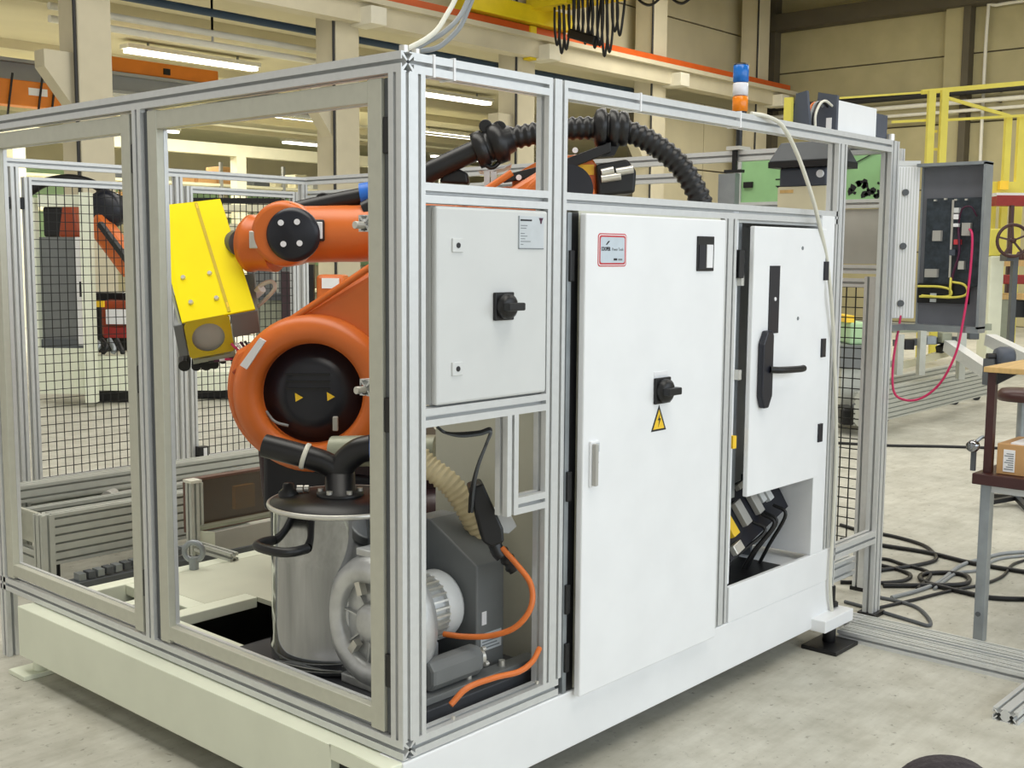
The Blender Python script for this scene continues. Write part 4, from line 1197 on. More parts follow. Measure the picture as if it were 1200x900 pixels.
# black heavy connector with orange motor cable
hc_ = thing('power_connector', 'large black angled power connector hanging by the cabinet side', 'connector', at(572, 605, 3.72))
MB().prism([at(549, 572, 3.72), at(566, 566, 3.72), at(590, 620, 3.72), at(591, 636, 3.72), at(576, 642, 3.72), at(566, 636, 3.72)], (0.06, 0.07, 0)).build('shell', 'black', hc_, bevel=0.008)
MB().tube([at(578, 634, 3.75), at(584, 648, 3.75), at(588, 652, 3.75)], 0.022, 14).build('gland', 'black_rubber', hc_)
corrugated('strain_relief', [at(580, 640, 3.78), at(592, 652, 3.78), at(604, 670, 3.78)], 0.022, 'black_rubber', hc_, 0.007, 0.12, 12)
MB().prism([at(575, 600, 3.85), at(597, 600, 3.85), at(606, 617, 3.85), at(596, 626, 3.85), at(588, 625, 3.85)], (0.05, 0.06, 0)).build('wall_socket', 'grey_cab', hc_, bevel=0.004)
o = cable('motor_cable', [at(588, 642, 3.74), at(606, 662, 3.72), at(622, 685, 3.70), at(622, 712, 3.68), at(604, 735, 3.68), at(575, 745, 3.70), at(545, 746, 3.72), at(520, 743, 3.75)], 0.0095, 'cable_orange')
tag(o, 'orange cable curving from the black connector to the blower motor', 'cable')
o = cable('supply_cable', [at(528, 826, 3.52), at(548, 806, 3.55), at(580, 794, 3.6), at(608, 787, 3.66), at(624, 775, 3.72), at(632, 760, 3.78)], 0.0095, 'cable_orange')
tag(o, 'short orange cable at the bottom of the cage near the corner post', 'cable')
for i, (dx, lab) in enumerate(((0, 'thin black cable looping down to the power connector'), (3, 'second thin dark cable beside the power connector'))):
    o = cable('signal_cable', [at(512, 500, 3.6), at(522, 507, 3.6), at(540, 508+dx, 3.58), at(562, 506+dx, 3.56), at(575, 503+dx, 3.55), at(570, 520, 3.58), at(560, 545+dx, 3.62), at(552+dx, 575, 3.68), at(550+dx, 600, 3.74)], 0.005, 'black' if i == 0 else 'dark_grey')
    tag(o, lab, 'cable')

# ================================================================ CONVEYOR BEHIND THE ROBOT
cv = thing('beam_axis', 'long multi slot aluminium beam in front of the mesh fence', 'beam', (1.5, 3.6, 0.0))
profile('top_beam', (0.35, 3.60, 0.425), (2.17, 3.72, 0.515), 'x', cv, 'alu_dull')
profile('middle_beam', (0.35, 3.46, 0.27), (2.17, 3.51, 0.42), 'x', cv, 'alu_dull')
profile('rear_beam', (0.35, 3.85, 0.33), (2.4, 3.95, 0.42), 'x', cv, 'alu_dull')
for x in (0.6, 1.9):
    profile('leg', (x, 3.62, 0.02), (x+0.05, 3.70, 0.425), 'z', cv, 'alu_dull')
MB().cyl((1.05, 3.55, 0.395), (1.12, 3.6, 0.395), 0.035, n=16).build('guide_roller', 'sheet_grey', cv)
MB().box((1.10, 3.52, 0.36), (2.1, 3.59, 0.41)).build('guide_strip', 'sheet_grey', cv)
lo = thing('slotted_beam', 'low slotted aluminium beam with end plate at the left of the cell', 'beam', (1.2, 3.2, 0.1))
profile('beam', (0.55, 3.20, 0.17), (1.75, 3.30, 0.43), 'x', lo, 'alu_dull')
profile('end_post', (0.48, 3.16, 0.13), (0.55, 3.25, 0.44), 'z', lo, 'alu_dull')
MB().box((0.52, 3.25, 0.27), (0.54, 3.62, 0.43)).build('end_plate', 'alu_flat', lo)
profile('cross_bar', (0.49, 3.25, 0.13), (0.54, 3.75, 0.24), 'y', lo, 'alu_dull')
MB().box((0.56, 3.22, 0.10), (0.60, 3.3, 0.17)).box((1.66, 3.22, 0.0), (1.70, 3.3, 0.17)).build('foot', 'black', lo)
MB().cyl((0.58, 3.26, 0.0), (0.58, 3.26, 0.10), 0.03, n=12).build('foot_pad', 'black', lo)
ch = thing('roller_chain', 'dark conveyor chain running below the low slotted beam', 'chain', (1.2, 3.22, 0.08))
for k in range(22):
    x = 0.62+0.05*k
    MB().box((x, 3.06, 0.10+0.0022*k), (x+0.036, 3.12, 0.135+0.0022*k)).build('link', 'dark_grey' if k % 2 else 'galv', ch)
MB().box((0.60, 3.04, 0.0), (1.75, 3.14, 0.098)).build('chain_guide', 'dark_grey', ch)
o = MB().box((0.62, 2.84, 0.0), (2.0, 2.865, 0.012)).build('floor_strip', 'platform_yellow')
tag(o, 'yellow strip lying on the floor below the low slotted beam', 'strip')
sp = thing('smoked_guard', 'smoked brown guard pane in an aluminium post frame behind the deck', 'guard', (1.1, 2.45, 0.28))
profile('post', (0.865, 2.42, 0.30), (0.91, 2.47, 0.655), 'z', sp, 'alu_dull')
profile('post', (0.925, 2.47, 0.42), (0.965, 2.51, 0.64), 'z', sp, 'alu_dull')
MB().box((0.86, 2.41, 0.655), (0.92, 2.48, 0.668)).build('post_cap', 'cable_white', sp)
MB().box((0.965, 2.48, 0.43), (1.62, 2.486, 0.648)).build('pane', 'smoked_pane', sp)
MB().box((0.91, 2.43, 0.415), (1.62, 2.50, 0.43)).build('ledge', 'olive_grey', sp)
MB().prism([(0.91, 2.44, 0.30), (0.98, 2.40, 0.30), (0.98, 2.40, 0.40), (0.91, 2.44, 0.415)], (0, 0.02, 0)).build('corner_sheet', 'cream_paint', sp)
MB().box((0.98, 2.40, 0.30), (1.62, 2.42, 0.40)).build('front_sheet', 'sheet_grey', sp)
profile('clamp_bar', (0.86, 2.10, 0.33), (0.905, 2.40, 0.37), 'y', sp, 'alu_dull')
MB().box((1.24, 2.60, 0.44), (1.36, 2.63, 0.56)).build('amber_panel', 'gold', sp)
MB().box((1.06, 2.75, 0.32), (1.9, 2.80, 0.60)).build('dark_backing', 'brown_panel', sp)

# ================================================================ RIGHT END OF THE CAGE
tw = thing('signal_tower', 'signal tower lamp with blue, white and amber lenses above the cage', 'signal lamp', (3.17, 0.857, 2.30))
TX, TY = 3.174, 0.857
MB().cyl((TX, TY, 2.32), (TX, TY, 2.475), 0.016, n=14).build('pole', 'black', tw)
MB().cyl((TX, TY, 2.475), (TX, TY, 2.50), 0.034, n=20).build('socket', 'black', tw)
for (z0, z1, m) in ((2.50, 2.577, 'amber_lens'), (2.58, 2.645, 'white_lens'), (2.648, 2.735, 'blue_lens')):
    MB().lathe((TX, TY, z0), (0, 0, 1), [(0.036, 0), (0.040, 0.004), (0.040, z1-z0-0.004), (0.036, z1-z0)], 24).build('lens', m, tw)
MB().lathe((TX, TY, 2.735), (0, 0, 1), [(0.038, 0), (0.036, 0.008), (0, 0.012)], 20).build('cap', 'navy_black', tw)
MB().box((TX-0.06, TY-0.04, 2.301), (TX+0.05, TY+0.04, 2.32)).build('bracket', 'bolt', tw)
MB().box((TX-0.045, TY-0.012, 2.20), (TX-0.03, TY+0.012, 2.30)).box((TX-0.06, TY-0.05, 2.185), (TX-0.02, TY+0.05, 2.20)).build('clamp', 'black', tw)
o = MB().box((3.10, 0.83, 1.7), (3.145, 0.93, 2.18)).build('mounting_tube', 'galv')
tag(o, 'short galvanised square tube below the signal tower', 'tube')

# cable reel boxes on top of the frame
cb = thing('cable_box', 'white fronted grey box on the cage top beside cable loops', 'box', (2.8, 0.1, 2.30))
MB().prism([(2.60, 0.03, 2.301), (2.60, 0.13, 2.301), (2.60, 0.12, 2.475), (2.60, 0.03, 2.455)], (0.02, 0, 0)).build('end_plate', 'slate', cb)
MB().box((2.62, 0.03, 2.301), (3.0, 0.12, 2.435)).build('front', 'white_paint', cb)
MB().prism([(3.0, 0.03, 2.301), (3.0, 0.13, 2.301), (3.0, 0.12, 2.43), (3.0, 0.03, 2.415)], (0.12, 0, 0)).build('end_box', 'slate', cb)
MB().box((2.596, 0.05, 2.31), (2.60, 0.075, 2.36)).build('tag', 'paper', cb)
c2 = thing('cable_bracket', 'grey bracket plate with yellow stop left of the cable loops', 'bracket', (2.4, 0.1, 2.30))
MB().prism([(2.42, 0.06, 2.301), (2.42, 0.15, 2.301), (2.42, 0.13, 2.45), (2.42, 0.08, 2.46)], (0.02, 0, 0)).build('plate', 'slate', c2)
MB().box((2.40, 0.14, 2.301), (2.42, 0.175, 2.435)).build('stop', 'platform_yellow', c2)
MB().box((2.44, 0.10, 2.301), (2.60, 0.13, 2.32)).build('floor', 'slate', c2)
for i in range(4):
    yy = 0.05+0.022*i
    o = cable('cable_loop', [(2.45+0.02*i, yy, 2.31), (2.45+0.02*i, yy, 2.36), (2.49+0.015*i, yy, 2.41), (2.54+0.01*i, yy, 2.425), (2.598, yy, 2.41)], 0.0055, ['cable_white', 'black', 'cable_grey', 'cable_orange'][i])
    tag(o, ['pale cable loop nearest the front on the cage top', 'black cable loop between the grey plates on the cage top', 'grey cable loop between the grey plates on the cage top', 'orange rearmost cable loop on the cage top'][i], 'cable')
hd = thing('vent_hood', 'black fan hood on a beige upright duct behind the controller cabinet', 'hood', (2.8, 0.35, 1.94))
MB().hexa([(2.80, 0.15, 2.20), (3.08, 0.15, 2.20), (3.08, 0.47, 2.20), (2.80, 0.47, 2.20)], [(2.84, 0.19, 2.29), (3.04, 0.19, 2.29), (3.04, 0.43, 2.29), (2.84, 0.43, 2.29)]).build('hood', 'dark_grey', hd, bevel=0.006)
MB().box((2.80, 0.15, 2.172), (3.08, 0.47, 2.20)).build('hood_edge', 'black', hd)
MB().box((2.855, 0.195, 2.085), (3.03, 0.44, 2.172)).build('neck', 'slate', hd, bevel=0.01)
MB().box((2.85, 0.19, 1.70), (3.035, 0.445, 2.085)).build('duct', 'tan_panel', hd, bevel=0.006)
MB().cyl((2.855, 0.225, 2.14), (2.845, 0.225, 2.14), 0.018, n=14).build('cap', 'paper', hd)
MB().box((2.848, 0.36, 2.055), (2.85, 0.43, 2.07)).build('tan_label', 'wood', hd)
o = cable('hanging_cable', [on(880, 133, 'y', 0.01), on(900, 137, 'y', -0.015), on(917, 148, 'y', -0.03), on(934, 180, 'y', -0.03), on(950, 225, 'y', -0.04), on(960, 262, 'y', -0.04), on(968, 300, 'y', -0.03), on(974, 350, 'y', -0.03), on(978, 420, 'y', -0.02), on(980, 520, 'y', -0.02), on(977, 600, 'y', -0.02), on(973, 680, 'y', -0.025), on(975, 722, 'y', -0.02)], 0.0085, 'cable_white')
tag(o, 'white cable hanging down in front of the controller cabinet', 'cable')
for i, pts in enumerate((((476, 58), (497, 47), (512, 35), (523, 18), (533, 0), (545, -30)), ((482, 59), (503, 48), (520, 38), (535, 24), (545, 8), (556, -20)), ((492, 60), (512, 56), (528, 44), (540, 30), (549, 10), (562, -22)))):
    o = cable('air_hose', [at(a, b, 3.22+0.03*i+0.02*k) for k, (a, b) in enumerate(pts)], 0.0075, 'cable_grey' if i else 'cable_white')
    tag(o, ['leftmost pale hose rising from the corner post', 'grey hose rising beside the pale one at the corner post', 'lowest grey hose arching off the corner post'][i], 'hose')
for (x, k) in ((0.12, 0), (0.20, 1), (1.10, 2), (1.75, 3)):
    o = MB().box((x, -0.003, 2.242), (x+0.008, 0.055, 2.304)).build('cable_tie', 'paper')
    tag(o, ['white cable tie round the top rail closest to the corner post', 'white cable tie second from the corner post on the top rail', 'white cable tie round the top rail over the tall cabinet', 'white cable tie round the top rail left of the hanging cable'][k], 'cable tie')

# operator panel and open electrical box beyond the cage
op = thing('screwed_board', 'white upright panel with three screws at the right end of the cage', 'panel', (3.35, 0.03, 1.45))
pa_, pb_ = V((3.32, 0.088, 0)), V((3.405, -0.02, 0))
pd_ = V((0.02, 0.018, 0))
MB().hexa([p+V((0, 0, 1.456)) for p in (pa_, pb_, pb_+pd_, pa_+pd_)], [p+V((0, 0, 2.195)) for p in (pa_, pb_, pb_+pd_, pa_+pd_)]).build('plate', 'white_paint', op, bevel=0.003)
MB().hexa([p+V((0, 0, 2.196)) for p in (pa_, pb_, pb_+pd_, pa_+pd_)], [p+V((0, 0, 2.222)) for p in (pa_, pb_, pb_+pd_, pa_+pd_)]).build('top_edge', 'grey_cab', op)
for k in range(9):
    q = pa_.lerp(pb_, (k+1)/10)
    MB().obox(q+V((-0.0008, -0.0007, 1.825)), (0.0018, -0.0023, 0), (0.0006, 0.0005, 0), (0, 0, 0.365)).build('flute', 'grey_cab', op)
for z in (2.07, 1.81, 1.53):
    MB().cyl((3.363, 0.034, z), (3.355, 0.027, z), 0.016, n=14).build('screw', 'dark_grey', op)
eb = thing('electrical_box', 'open grey electrical box full of wiring on the right', 'electrical box', (3.4, -0.2, 1.42))
MB().box((3.43, -0.34, 1.43), (3.445, -0.03, 2.19)).build('back_plate', 'slate_light', eb)
MB().box((3.36, -0.352, 1.42), (3.45, -0.34, 2.20)).build('side_wall', 'galv', eb)
MB().box((3.425, -0.03, 1.43), (3.45, -0.02, 2.19)).build('side_wall', 'galv', eb)
MB().box((3.36, -0.352, 2.19), (3.45, -0.02, 2.205)).build('top_wall', 'galv', eb)
MB().box((3.36, -0.352, 1.40), (3.45, 0.09, 1.43)).build('bottom_wall', 'galv', eb)
MB().box((3.20, 0.0, 1.40), (3.36, 0.05, 1.43)).build('support_arm', 'galv', eb)
MB().box((3.415, -0.32, 1.62), (3.43, -0.055, 2.04)).build('circuit_board', 'circuit', eb)
MB().box((3.41, -0.19, 1.66), (3.415, -0.18, 2.03)).build('board_rail', 'bolt', eb)
for i, (y, z, w, h, m) in enumerate(((-0.12, 1.86, 0.02, 0.025, 'sheet_grey'), (-0.10, 1.68, 0.03, 0.02, 'sheet_grey'), (-0.21, 1.95, 0.012, 0.012, 'paper'), (-0.21, 1.91, 0.012, 0.008, 'paper'), (-0.21, 1.98, 0.012, 0.012, 'grey_cab'), (-0.26, 1.89, 0.02, 0.03, 'sheet_grey'), (-0.22, 1.83, 0.015, 0.012, 'red'), (-0.2, 1.78, 0.014, 0.014, 'slate'), (-0.245, 1.72, 0.014, 0.02, 'bolt'))):
    MB().box((3.39, y-w, z-h), (3.415, y+w, z+h)).build('component', m, eb)
MB().box((3.40, -0.28, 1.535), (3.43, -0.035, 1.63)).build('terminal_block', 'black', eb)
for i, z in enumerate((1.575, 1.548)):
    MB().box((3.396, -0.13, z-0.008), (3.40, -0.10, z+0.008)).build('terminal_tag', 'label_grey', eb)
for pts in (((3.39, -0.04, 1.615), (3.385, -0.15, 1.615), (3.38, -0.205, 1.60), (3.385, -0.19, 1.57), (3.39, -0.05, 1.565)),
            ((3.39, -0.06, 1.57), (3.38, -0.2, 1.565), (3.38, -0.27, 1.575), (3.385, -0.285, 1.60), (3.39, -0.26, 1.63), (3.39, -0.20, 1.64)),
            ((3.39, -0.20, 1.58), (3.375, -0.205, 1.62), (3.39, -0.2, 1.66))):
    cable('yellow_wire', pts, 0.006, 'platform_yellow', eb, 6)
cable('violet_wire', [(3.40, -0.22, 1.92), (3.385, -0.24, 1.985), (3.385, -0.28, 1.995), (3.40, -0.305, 1.95)], 0.004, 'print_plum', eb, 6)
cable('violet_wire', [(3.40, -0.22, 1.9), (3.385, -0.235, 1.78), (3.39, -0.21, 1.68), (3.40, -0.2, 1.62)], 0.006, 'print_plum', eb, 6)
for (y, z) in ((-0.10, 2.03), (-0.15, 2.035), (-0.2, 2.03), (-0.25, 2.03)):
    MB().box((3.40, y-0.006, z-0.004), (3.415, y+0.006, z+0.004)).build('stud', 'bolt', eb)
o = cable('pendant_cable', [(3.405, -0.265, 1.90), (3.37, -0.30, 1.85), (3.36, -0.30, 1.65), (3.345, -0.285, 1.45), (3.34, -0.26, 1.30), (3.33, -0.20, 1.16), (3.32, -0.12, 1.08), (3.31, -0.04, 1.06), (3.30, 0.02, 1.10), (3.315, 0.035, 1.25), (3.36, 0.032, 1.43), (3.367, 0.032, 1.47)], 0.006, 'crimson')
tag(o, 'crimson cable drooping from the open electrical box', 'cable')

# ================================================================ RIGHT FOREGROUND
o = MB().prism([], (0, 0, 0)) if False else None
for i, (x0, x1) in enumerate(((2.70, 2.838), (2.862, 3.0))):
    pr_ = profile('floor_profile', (x0, -2.2, 0.0), (x1, 0.10 if i else -0.02, 0.045), 'y', None)
    tag(pr_, ['nearer wide aluminium profile lying flat on the floor', 'further wide aluminium profile lying flat on the floor'][i], 'profile')
    ribs = MB()
    for k in range(7):
        xx = x0+0.012+(x1-x0-0.024)*k/6
        ribs.box((xx-0.002, -2.2, 0.045), (xx+0.002, -0.03, 0.0465))
    rr = ribs.build('rib', 'alu_dull', pr_)
    rr['kind'] = 'stuff'
ep = profile('profile_offcut', (2.235, -0.985, 0.0), (2.69, -0.89, 0.05), 'x', None)
tag(ep, 'aluminium profile offcut with its slotted end towards the camera', 'profile')
for (y, z) in ((-0.961, 0.025), (-0.914, 0.025)):
    MB().cyl((2.2335, y, z), (2.2355, y, z), 0.0075, n=8).build('end_hole', 'black', ep)

tb = thing('work_table', 'steel legged work table with dark red edge at the right', 'table', (3.4, -0.9, 0))
MB().box((3.11, -0.535, 0.0), (3.165, -0.49, 0.735)).build('leg', 'galv', tb, bevel=0.003)
MB().box((3.11, -1.6, 0.0), (3.165, -1.555, 0.735)).build('leg', 'galv', tb, bevel=0.003)
MB().box((3.85, -0.535, 0.0), (3.905, -0.49, 0.735)).build('leg', 'galv', tb, bevel=0.003)
MB().box((3.85, -1.6, 0.0), (3.905, -1.555, 0.735)).build('leg', 'galv', tb, bevel=0.003)
MB().box((3.12, -1.6, 0.70), (3.155, -0.50, 0.735)).build('apron', 'grey_cab', tb)
MB().box((3.08, -1.62, 0.735), (3.95, -0.46, 0.785)).build('top', 'brown_edge', tb, bevel=0.004)
MB().cyl((3.105, -0.51, 0.13), (3.112, -0.51, 0.13), 0.012, n=8).build('leg_bolt', 'dark_grey', tb)
up = thing('shelf_riser', 'dark post carrying a wooden shelf above the work table', 'shelf', (3.2, -0.6, 0.785))
MB().box((3.13, -0.525, 0.786), (3.165, -0.49, 1.245)).build('post', 'brown_edge', up)
MB().box((3.80, -0.525, 0.786), (3.835, -0.49, 1.245)).build('post', 'brown_edge', up)
for (xx, yy) in ((3.13, -1.49), (3.80, -1.49)):
    MB().box((xx, yy, 0.786), (xx+0.035, yy+0.035, 1.245)).build('post', 'brown_edge', up)
MB().box((3.10, -1.5, 1.245), (3.85, -0.48, 1.27)).build('board', 'wood', up, bevel=0.003)
MB().prism([(3.13, -0.53, 1.245), (3.13, -0.62, 1.245), (3.13, -0.53, 1.19)], (0.02, 0, 0)).build('gusset', 'black', up)
bx = thing('cardboard_box', 'small cardboard box with a white label on the work table', 'box', (3.2, -0.65, 0.786))
MB().box((3.14, -0.80, 0.786), (3.42, -0.545, 0.925)).build('carton', 'cardboard', bx, bevel=0.003)
MB().box((3.1375, -0.625, 0.80), (3.14, -0.575, 0.90)).build('label', 'paper', bx)
pl = MB()
for k in range(8):
    pl.box((3.1365, -0.62, 0.81+0.01*k), (3.1375, -0.58-0.008*(k % 3), 0.814+0.01*k))
pl.build('label_print', 'print_grey', bx)
MB().box((3.15, -0.80, 0.925), (3.40, -0.60, 0.932)).build('paper_sheet', 'paper', bx)
cs = thing('steel_cup', 'small steel clamp hanging at the edge of the work table', 'clamp', (3.1, -0.47, 0.88))
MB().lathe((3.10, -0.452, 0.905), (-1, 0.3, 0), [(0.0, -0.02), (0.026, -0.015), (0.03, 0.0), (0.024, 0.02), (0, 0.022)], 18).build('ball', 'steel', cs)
MB().tube(spline([(3.11, -0.452, 0.915), (3.14, -0.47, 0.94), (3.15, -0.48, 0.945)], 4), 0.008, 8).build('arm', 'galv', cs)
MB().box((3.108, -0.46, 0.79), (3.125, -0.44, 0.9)).build('stem', 'dark_grey', cs)

chh = thing('office_chair', 'black upholstered chair back at the lower right edge', 'chair', (-0.15, -1.85, 0))
ctr = at(1117, 1000, 2.0)
bk_ = []
for i in range(25):
    a = math.pi*i/24
    bk_.append(ctr+RT*(0.10*math.cos(a))-DN*(0.150*math.sin(a)**0.5))
MB().prism(bk_+[ctr-RT*0.10+DN*0.28, ctr+RT*0.10+DN*0.28], V((0.05, 0.045, 0))).build('backrest', 'chair_cloth', chh, bevel=0.02)
gx = ctr+V((0.06, 0.05, 0))
MB().lathe((gx.x+0.17, gx.y+0.15, 0.43), (0, 0, 1), [(0.0, 0), (0.20, 0.0), (0.22, 0.03), (0.20, 0.06), (0, 0.07)], 28).build('seat', 'chair_cloth', chh)
MB().cyl((gx.x+0.17, gx.y+0.15, 0.10), (gx.x+0.17, gx.y+0.15, 0.43), 0.03, n=14).build('column', 'black', chh)
MB().tube(spline([(gx.x, gx.y, 0.62), (gx.x+0.02, gx.y+0.02, 0.45), (gx.x+0.12, gx.y+0.1, 0.42)], 5), 0.018, 10).build('back_arm', 'black', chh)
for i in range(5):
    a = 2*math.pi*i/5
    c = V((gx.x+0.17, gx.y+0.15, 0))
    MB().bar(c+V((0, 0, 0.10)), c+V((0.27*math.cos(a), 0.27*math.sin(a), 0.06)), 0.03, 0.025).build('foot_arm', 'black', chh)
    MB().cyl(c+V((0.26*math.cos(a)-0.01, 0.26*math.sin(a), 0.026)), c+V((0.26*math.cos(a)+0.01, 0.26*math.sin(a), 0.026)), 0.026, n=14).build('caster', 'black', chh)

def floor_cable(pts, r, m, label):
    r *= 0.72
    P = []
    for (px, py) in pts:
        d = _fw+RT*((px-600)/F)+DN*((py-450)/F)
        t = -(CAM.z-r)/d.z
        P.append(CAM+d*t)
    o = cable('floor_cable', P, r, m)
    tag(o, label, 'cable')
    return o
floor_cable([(980, 519), (1040, 522), (1100, 523), (1168, 525), (1240, 527)], 0.018, 'black', 'single black cable lying straight across the far floor')
floor_cable([(985, 615), (1010, 622), (1045, 628), (1080, 638), (1094, 648), (1096, 656), (1075, 662), (1040, 667), (1000, 672), (985, 668)], 0.016, 'black', 'black floor cable looping back towards the cage end')
floor_cable([(985, 632), (1040, 640), (1090, 648), (1140, 660), (1200, 670), (1260, 680)], 0.018, 'black', 'thick black floor cable running right behind the table leg')
floor_cable([(985, 670), (1030, 655), (1060, 662), (1090, 672), (1075, 690)], 0.014, 'black', 'short black floor cable crossing near the cage foot')
floor_cable([(1035, 686), (1080, 686), (1125, 685), (1136, 680), (1130, 674), (1110, 671), (1085, 672), (1078, 677), (1090, 684), (1130, 694), (1170, 701), (1260, 702)], 0.018, 'black', 'coiled black floor cable with a loop in front of the table leg')
floor_cable([(990, 705), (1030, 716), (1070, 728), (1088, 733), (1089, 726), (1075, 712), (1050, 704), (1030, 700)], 0.013, 'dark_grey', 'dark cable loop lying over the wide floor profiles')
floor_cable([(1030, 712), (1070, 703), (1110, 693), (1150, 685), (1175, 675), (1190, 660), (1230, 650)], 0.012, 'black', 'thin black cable sweeping from the profiles to the right edge')
floor_cable([(1045, 700), (1075, 692), (1100, 682), (1125, 663), (1150, 655), (1180, 648), (1240, 645)], 0.015, 'cable_grey', 'pale grey cable curving under the work table')
floor_cable([(1095, 690), (1120, 672), (1145, 668), (1170, 655), (1215, 650)], 0.012, 'cable_grey', 'second grey cable curving behind the table leg')
floor_cable([(985, 657), (1030, 662), (1065, 672), (1060, 680), (1030, 683), (985, 682)], 0.015, 'black', 'small black cable loop beside the cage corner foot')

# ================================================================ SECOND CELL BEHIND THE FENCE
def H(px, py, t):
    return at(px, py, t)
def vbar(mb, px0, px1, py0, py1, t, dep):
    """upright block between two sighted columns, standing at depth t"""
    a, b = at(px0, (py0+py1)/2, t), at(px1, (py0+py1)/2, t)
    z1 = at((px0+px1)/2, py0, t).z
    z0 = at((px0+px1)/2, py1, t).z
    v = V((0.7453, 0.6667, 0))*dep
    a.z = b.z = z0
    up_ = V((0, 0, z1-z0))
    return mb.hexa([a, b, b+v, a+v], [a+up_, b+up_, b+v+up_, a+v+up_])
def vb(name, px0, px1, py0, py1, t, dep, m, parent, bevel=0.0):
    return vbar(MB(), px0, px1, py0, py1, t, dep).build(name, m, parent, bevel=bevel)

wf_ = thing('white_machine', 'white framed machine cabinet seen through the mesh at far left', 'machine', at(75, 470, 13.2).xy.to_3d())
vb('frame_post', 96, 107, 226, 474, 13.0, 0.15, 'cream_paint', wf_)
vb('frame_post', 39, 44, 232, 455, 13.2, 0.12, 'cream_paint', wf_)
vb('frame_top', 44, 98, 228, 242, 13.05, 0.15, 'cream_paint', wf_)
vb('door', 46, 96, 278, 404, 13.3, 0.05, 'grey_part', wf_)
vb('door_edge', 90, 95, 278, 405, 13.25, 0.05, 'paper', wf_)
vb('window', 55, 80, 281, 314, 13.28, 0.02, 'label_grey', wf_)
vb('handle', 93, 99, 330, 348, 13.0, 0.05, 'black', wf_)
vb('plinth', 46, 98, 408, 462, 13.3, 0.5, 'cream_paint', wf_)
vb('plinth_gap', 46, 97, 398, 408, 13.32, 0.3, 'dark_grey', wf_)
vb('base_box', 107, 152, 417, 458, 13.4, 0.8, 'cream_paint', wf_)
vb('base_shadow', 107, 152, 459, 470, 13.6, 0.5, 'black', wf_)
ob = thing('background_robot', 'second orange robot behind the mesh at far left', 'robot', at(120, 460, 13.9).xy.to_3d())
MB().prism([at(72, 241, 13.8), at(86, 241, 13.8), at(95, 278, 13.8), at(68, 278, 13.8)], V((0.3, 0.27, 0))).build('arm_block', 'orange_dark', ob, bevel=0.03)
vb('motor_block', 50, 74, 242, 278, 13.9, 0.4, 'black', ob, 0.03)
MB().bar(at(113, 258, 13.5), at(158, 318, 13.3), 0.20, 0.26).build('forearm', 'orange', ob, bevel=0.05)
MB().bar(at(117, 262, 13.25), at(150, 306, 13.1), 0.06, 0.06).build('forearm_hose', 'black', ob)
MB().lathe(at(128, 246, 13.6), V((-0.745, -0.667, 0)), [(0.22, 0), (0.22, 0.15), (0.16, 0.2), (0, 0.2)], 24).build('joint', 'navy_black', ob)
vb('base', 110, 160, 343, 414, 14.2, 0.5, 'black', ob, 0.02)
vb('base_body', 118, 160, 352, 396, 13.9, 0.3, 'orange_dark', ob, 0.04)
vb('base_window', 124, 160, 363, 380, 13.7, 0.1, 'paper', ob)
vb('base_sticker', 111, 121, 352, 360, 13.7, 0.05, 'warn_yellow', ob)
vb('base_red', 122, 160, 384, 396, 13.75, 0.1, 'deep_red', ob)
for k in range(4):
    cable('base_cable', [at(110+9*k, 398, 13.5), at(116+9*k, 405+2*k, 13.4), at(108+12*k, 414, 13.4)], 0.03, 'black' if k % 2 else 'galv', ob, 6)
o = cable('robot_hose', [at(34, 225, 13.6), at(50, 215, 13.6), at(72, 210, 13.6), at(88, 210, 13.6), at(110, 216, 13.6), at(128, 228, 13.6), at(150, 238, 13.6)], 0.055, 'black_rubber')
tag(o, 'thick black hose arching over the background robot', 'hose')

m2 = thing('background_machine', 'grey machine with cables seen between tool and robot', 'machine', at(320, 440, 13.8).xy.to_3d())
vb('bench', 225, 330, 436, 458, 13.8, 1.0, 'cream_paint', m2)
vb('bench_gap', 225, 330, 458, 466, 14.0, 0.6, 'black', m2)
vb('cabinet', 300, 332, 350, 436, 14.2, 0.6, 'olive_grey', m2)
vb('cabinet_top', 285, 330, 344, 352, 14.1, 0.7, 'dark_grey', m2)
vb('pillar', 344, 352, 318, 466, 14.0, 0.15, 'alu_dull', m2)
vb('yellow_strip', 355, 361, 310, 466, 14.0, 0.1, 'platform_yellow', m2)
vb('black_strip', 362, 368, 310, 466, 14.0, 0.1, 'black', m2)
vb('dark_column', 330, 340, 318, 466, 13.9, 0.2, 'robot_shadow', m2)
vb('orange_unit', 371, 404, 322, 466, 13.9, 0.4, 'orange', m2, 0.04)
vb('orange_unit_plate', 377, 397, 326, 338, 13.8, 0.05, 'paper', m2)
vb('rear_wall', 290, 345, 300, 350, 15.0, 0.1, 'grey_part', m2)
lf = thing('long_duct', 'long black duct and cream beam along the rear of the second cell', 'duct', at(250, 236, 14.5))
vb('duct', 226, 330, 232, 238, 14.4, 0.2, 'black', lf)
vb('duct_beam', 226, 330, 240, 248, 14.4, 0.2, 'beam_cream', lf)
vb('low_beam', 226, 300, 262, 272, 14.5, 0.2, 'beam_cream', lf)
for px in (240, 320):
    vb('support', px, px+5, 248, 461, 14.6, 0.1, 'alu_dull', lf)

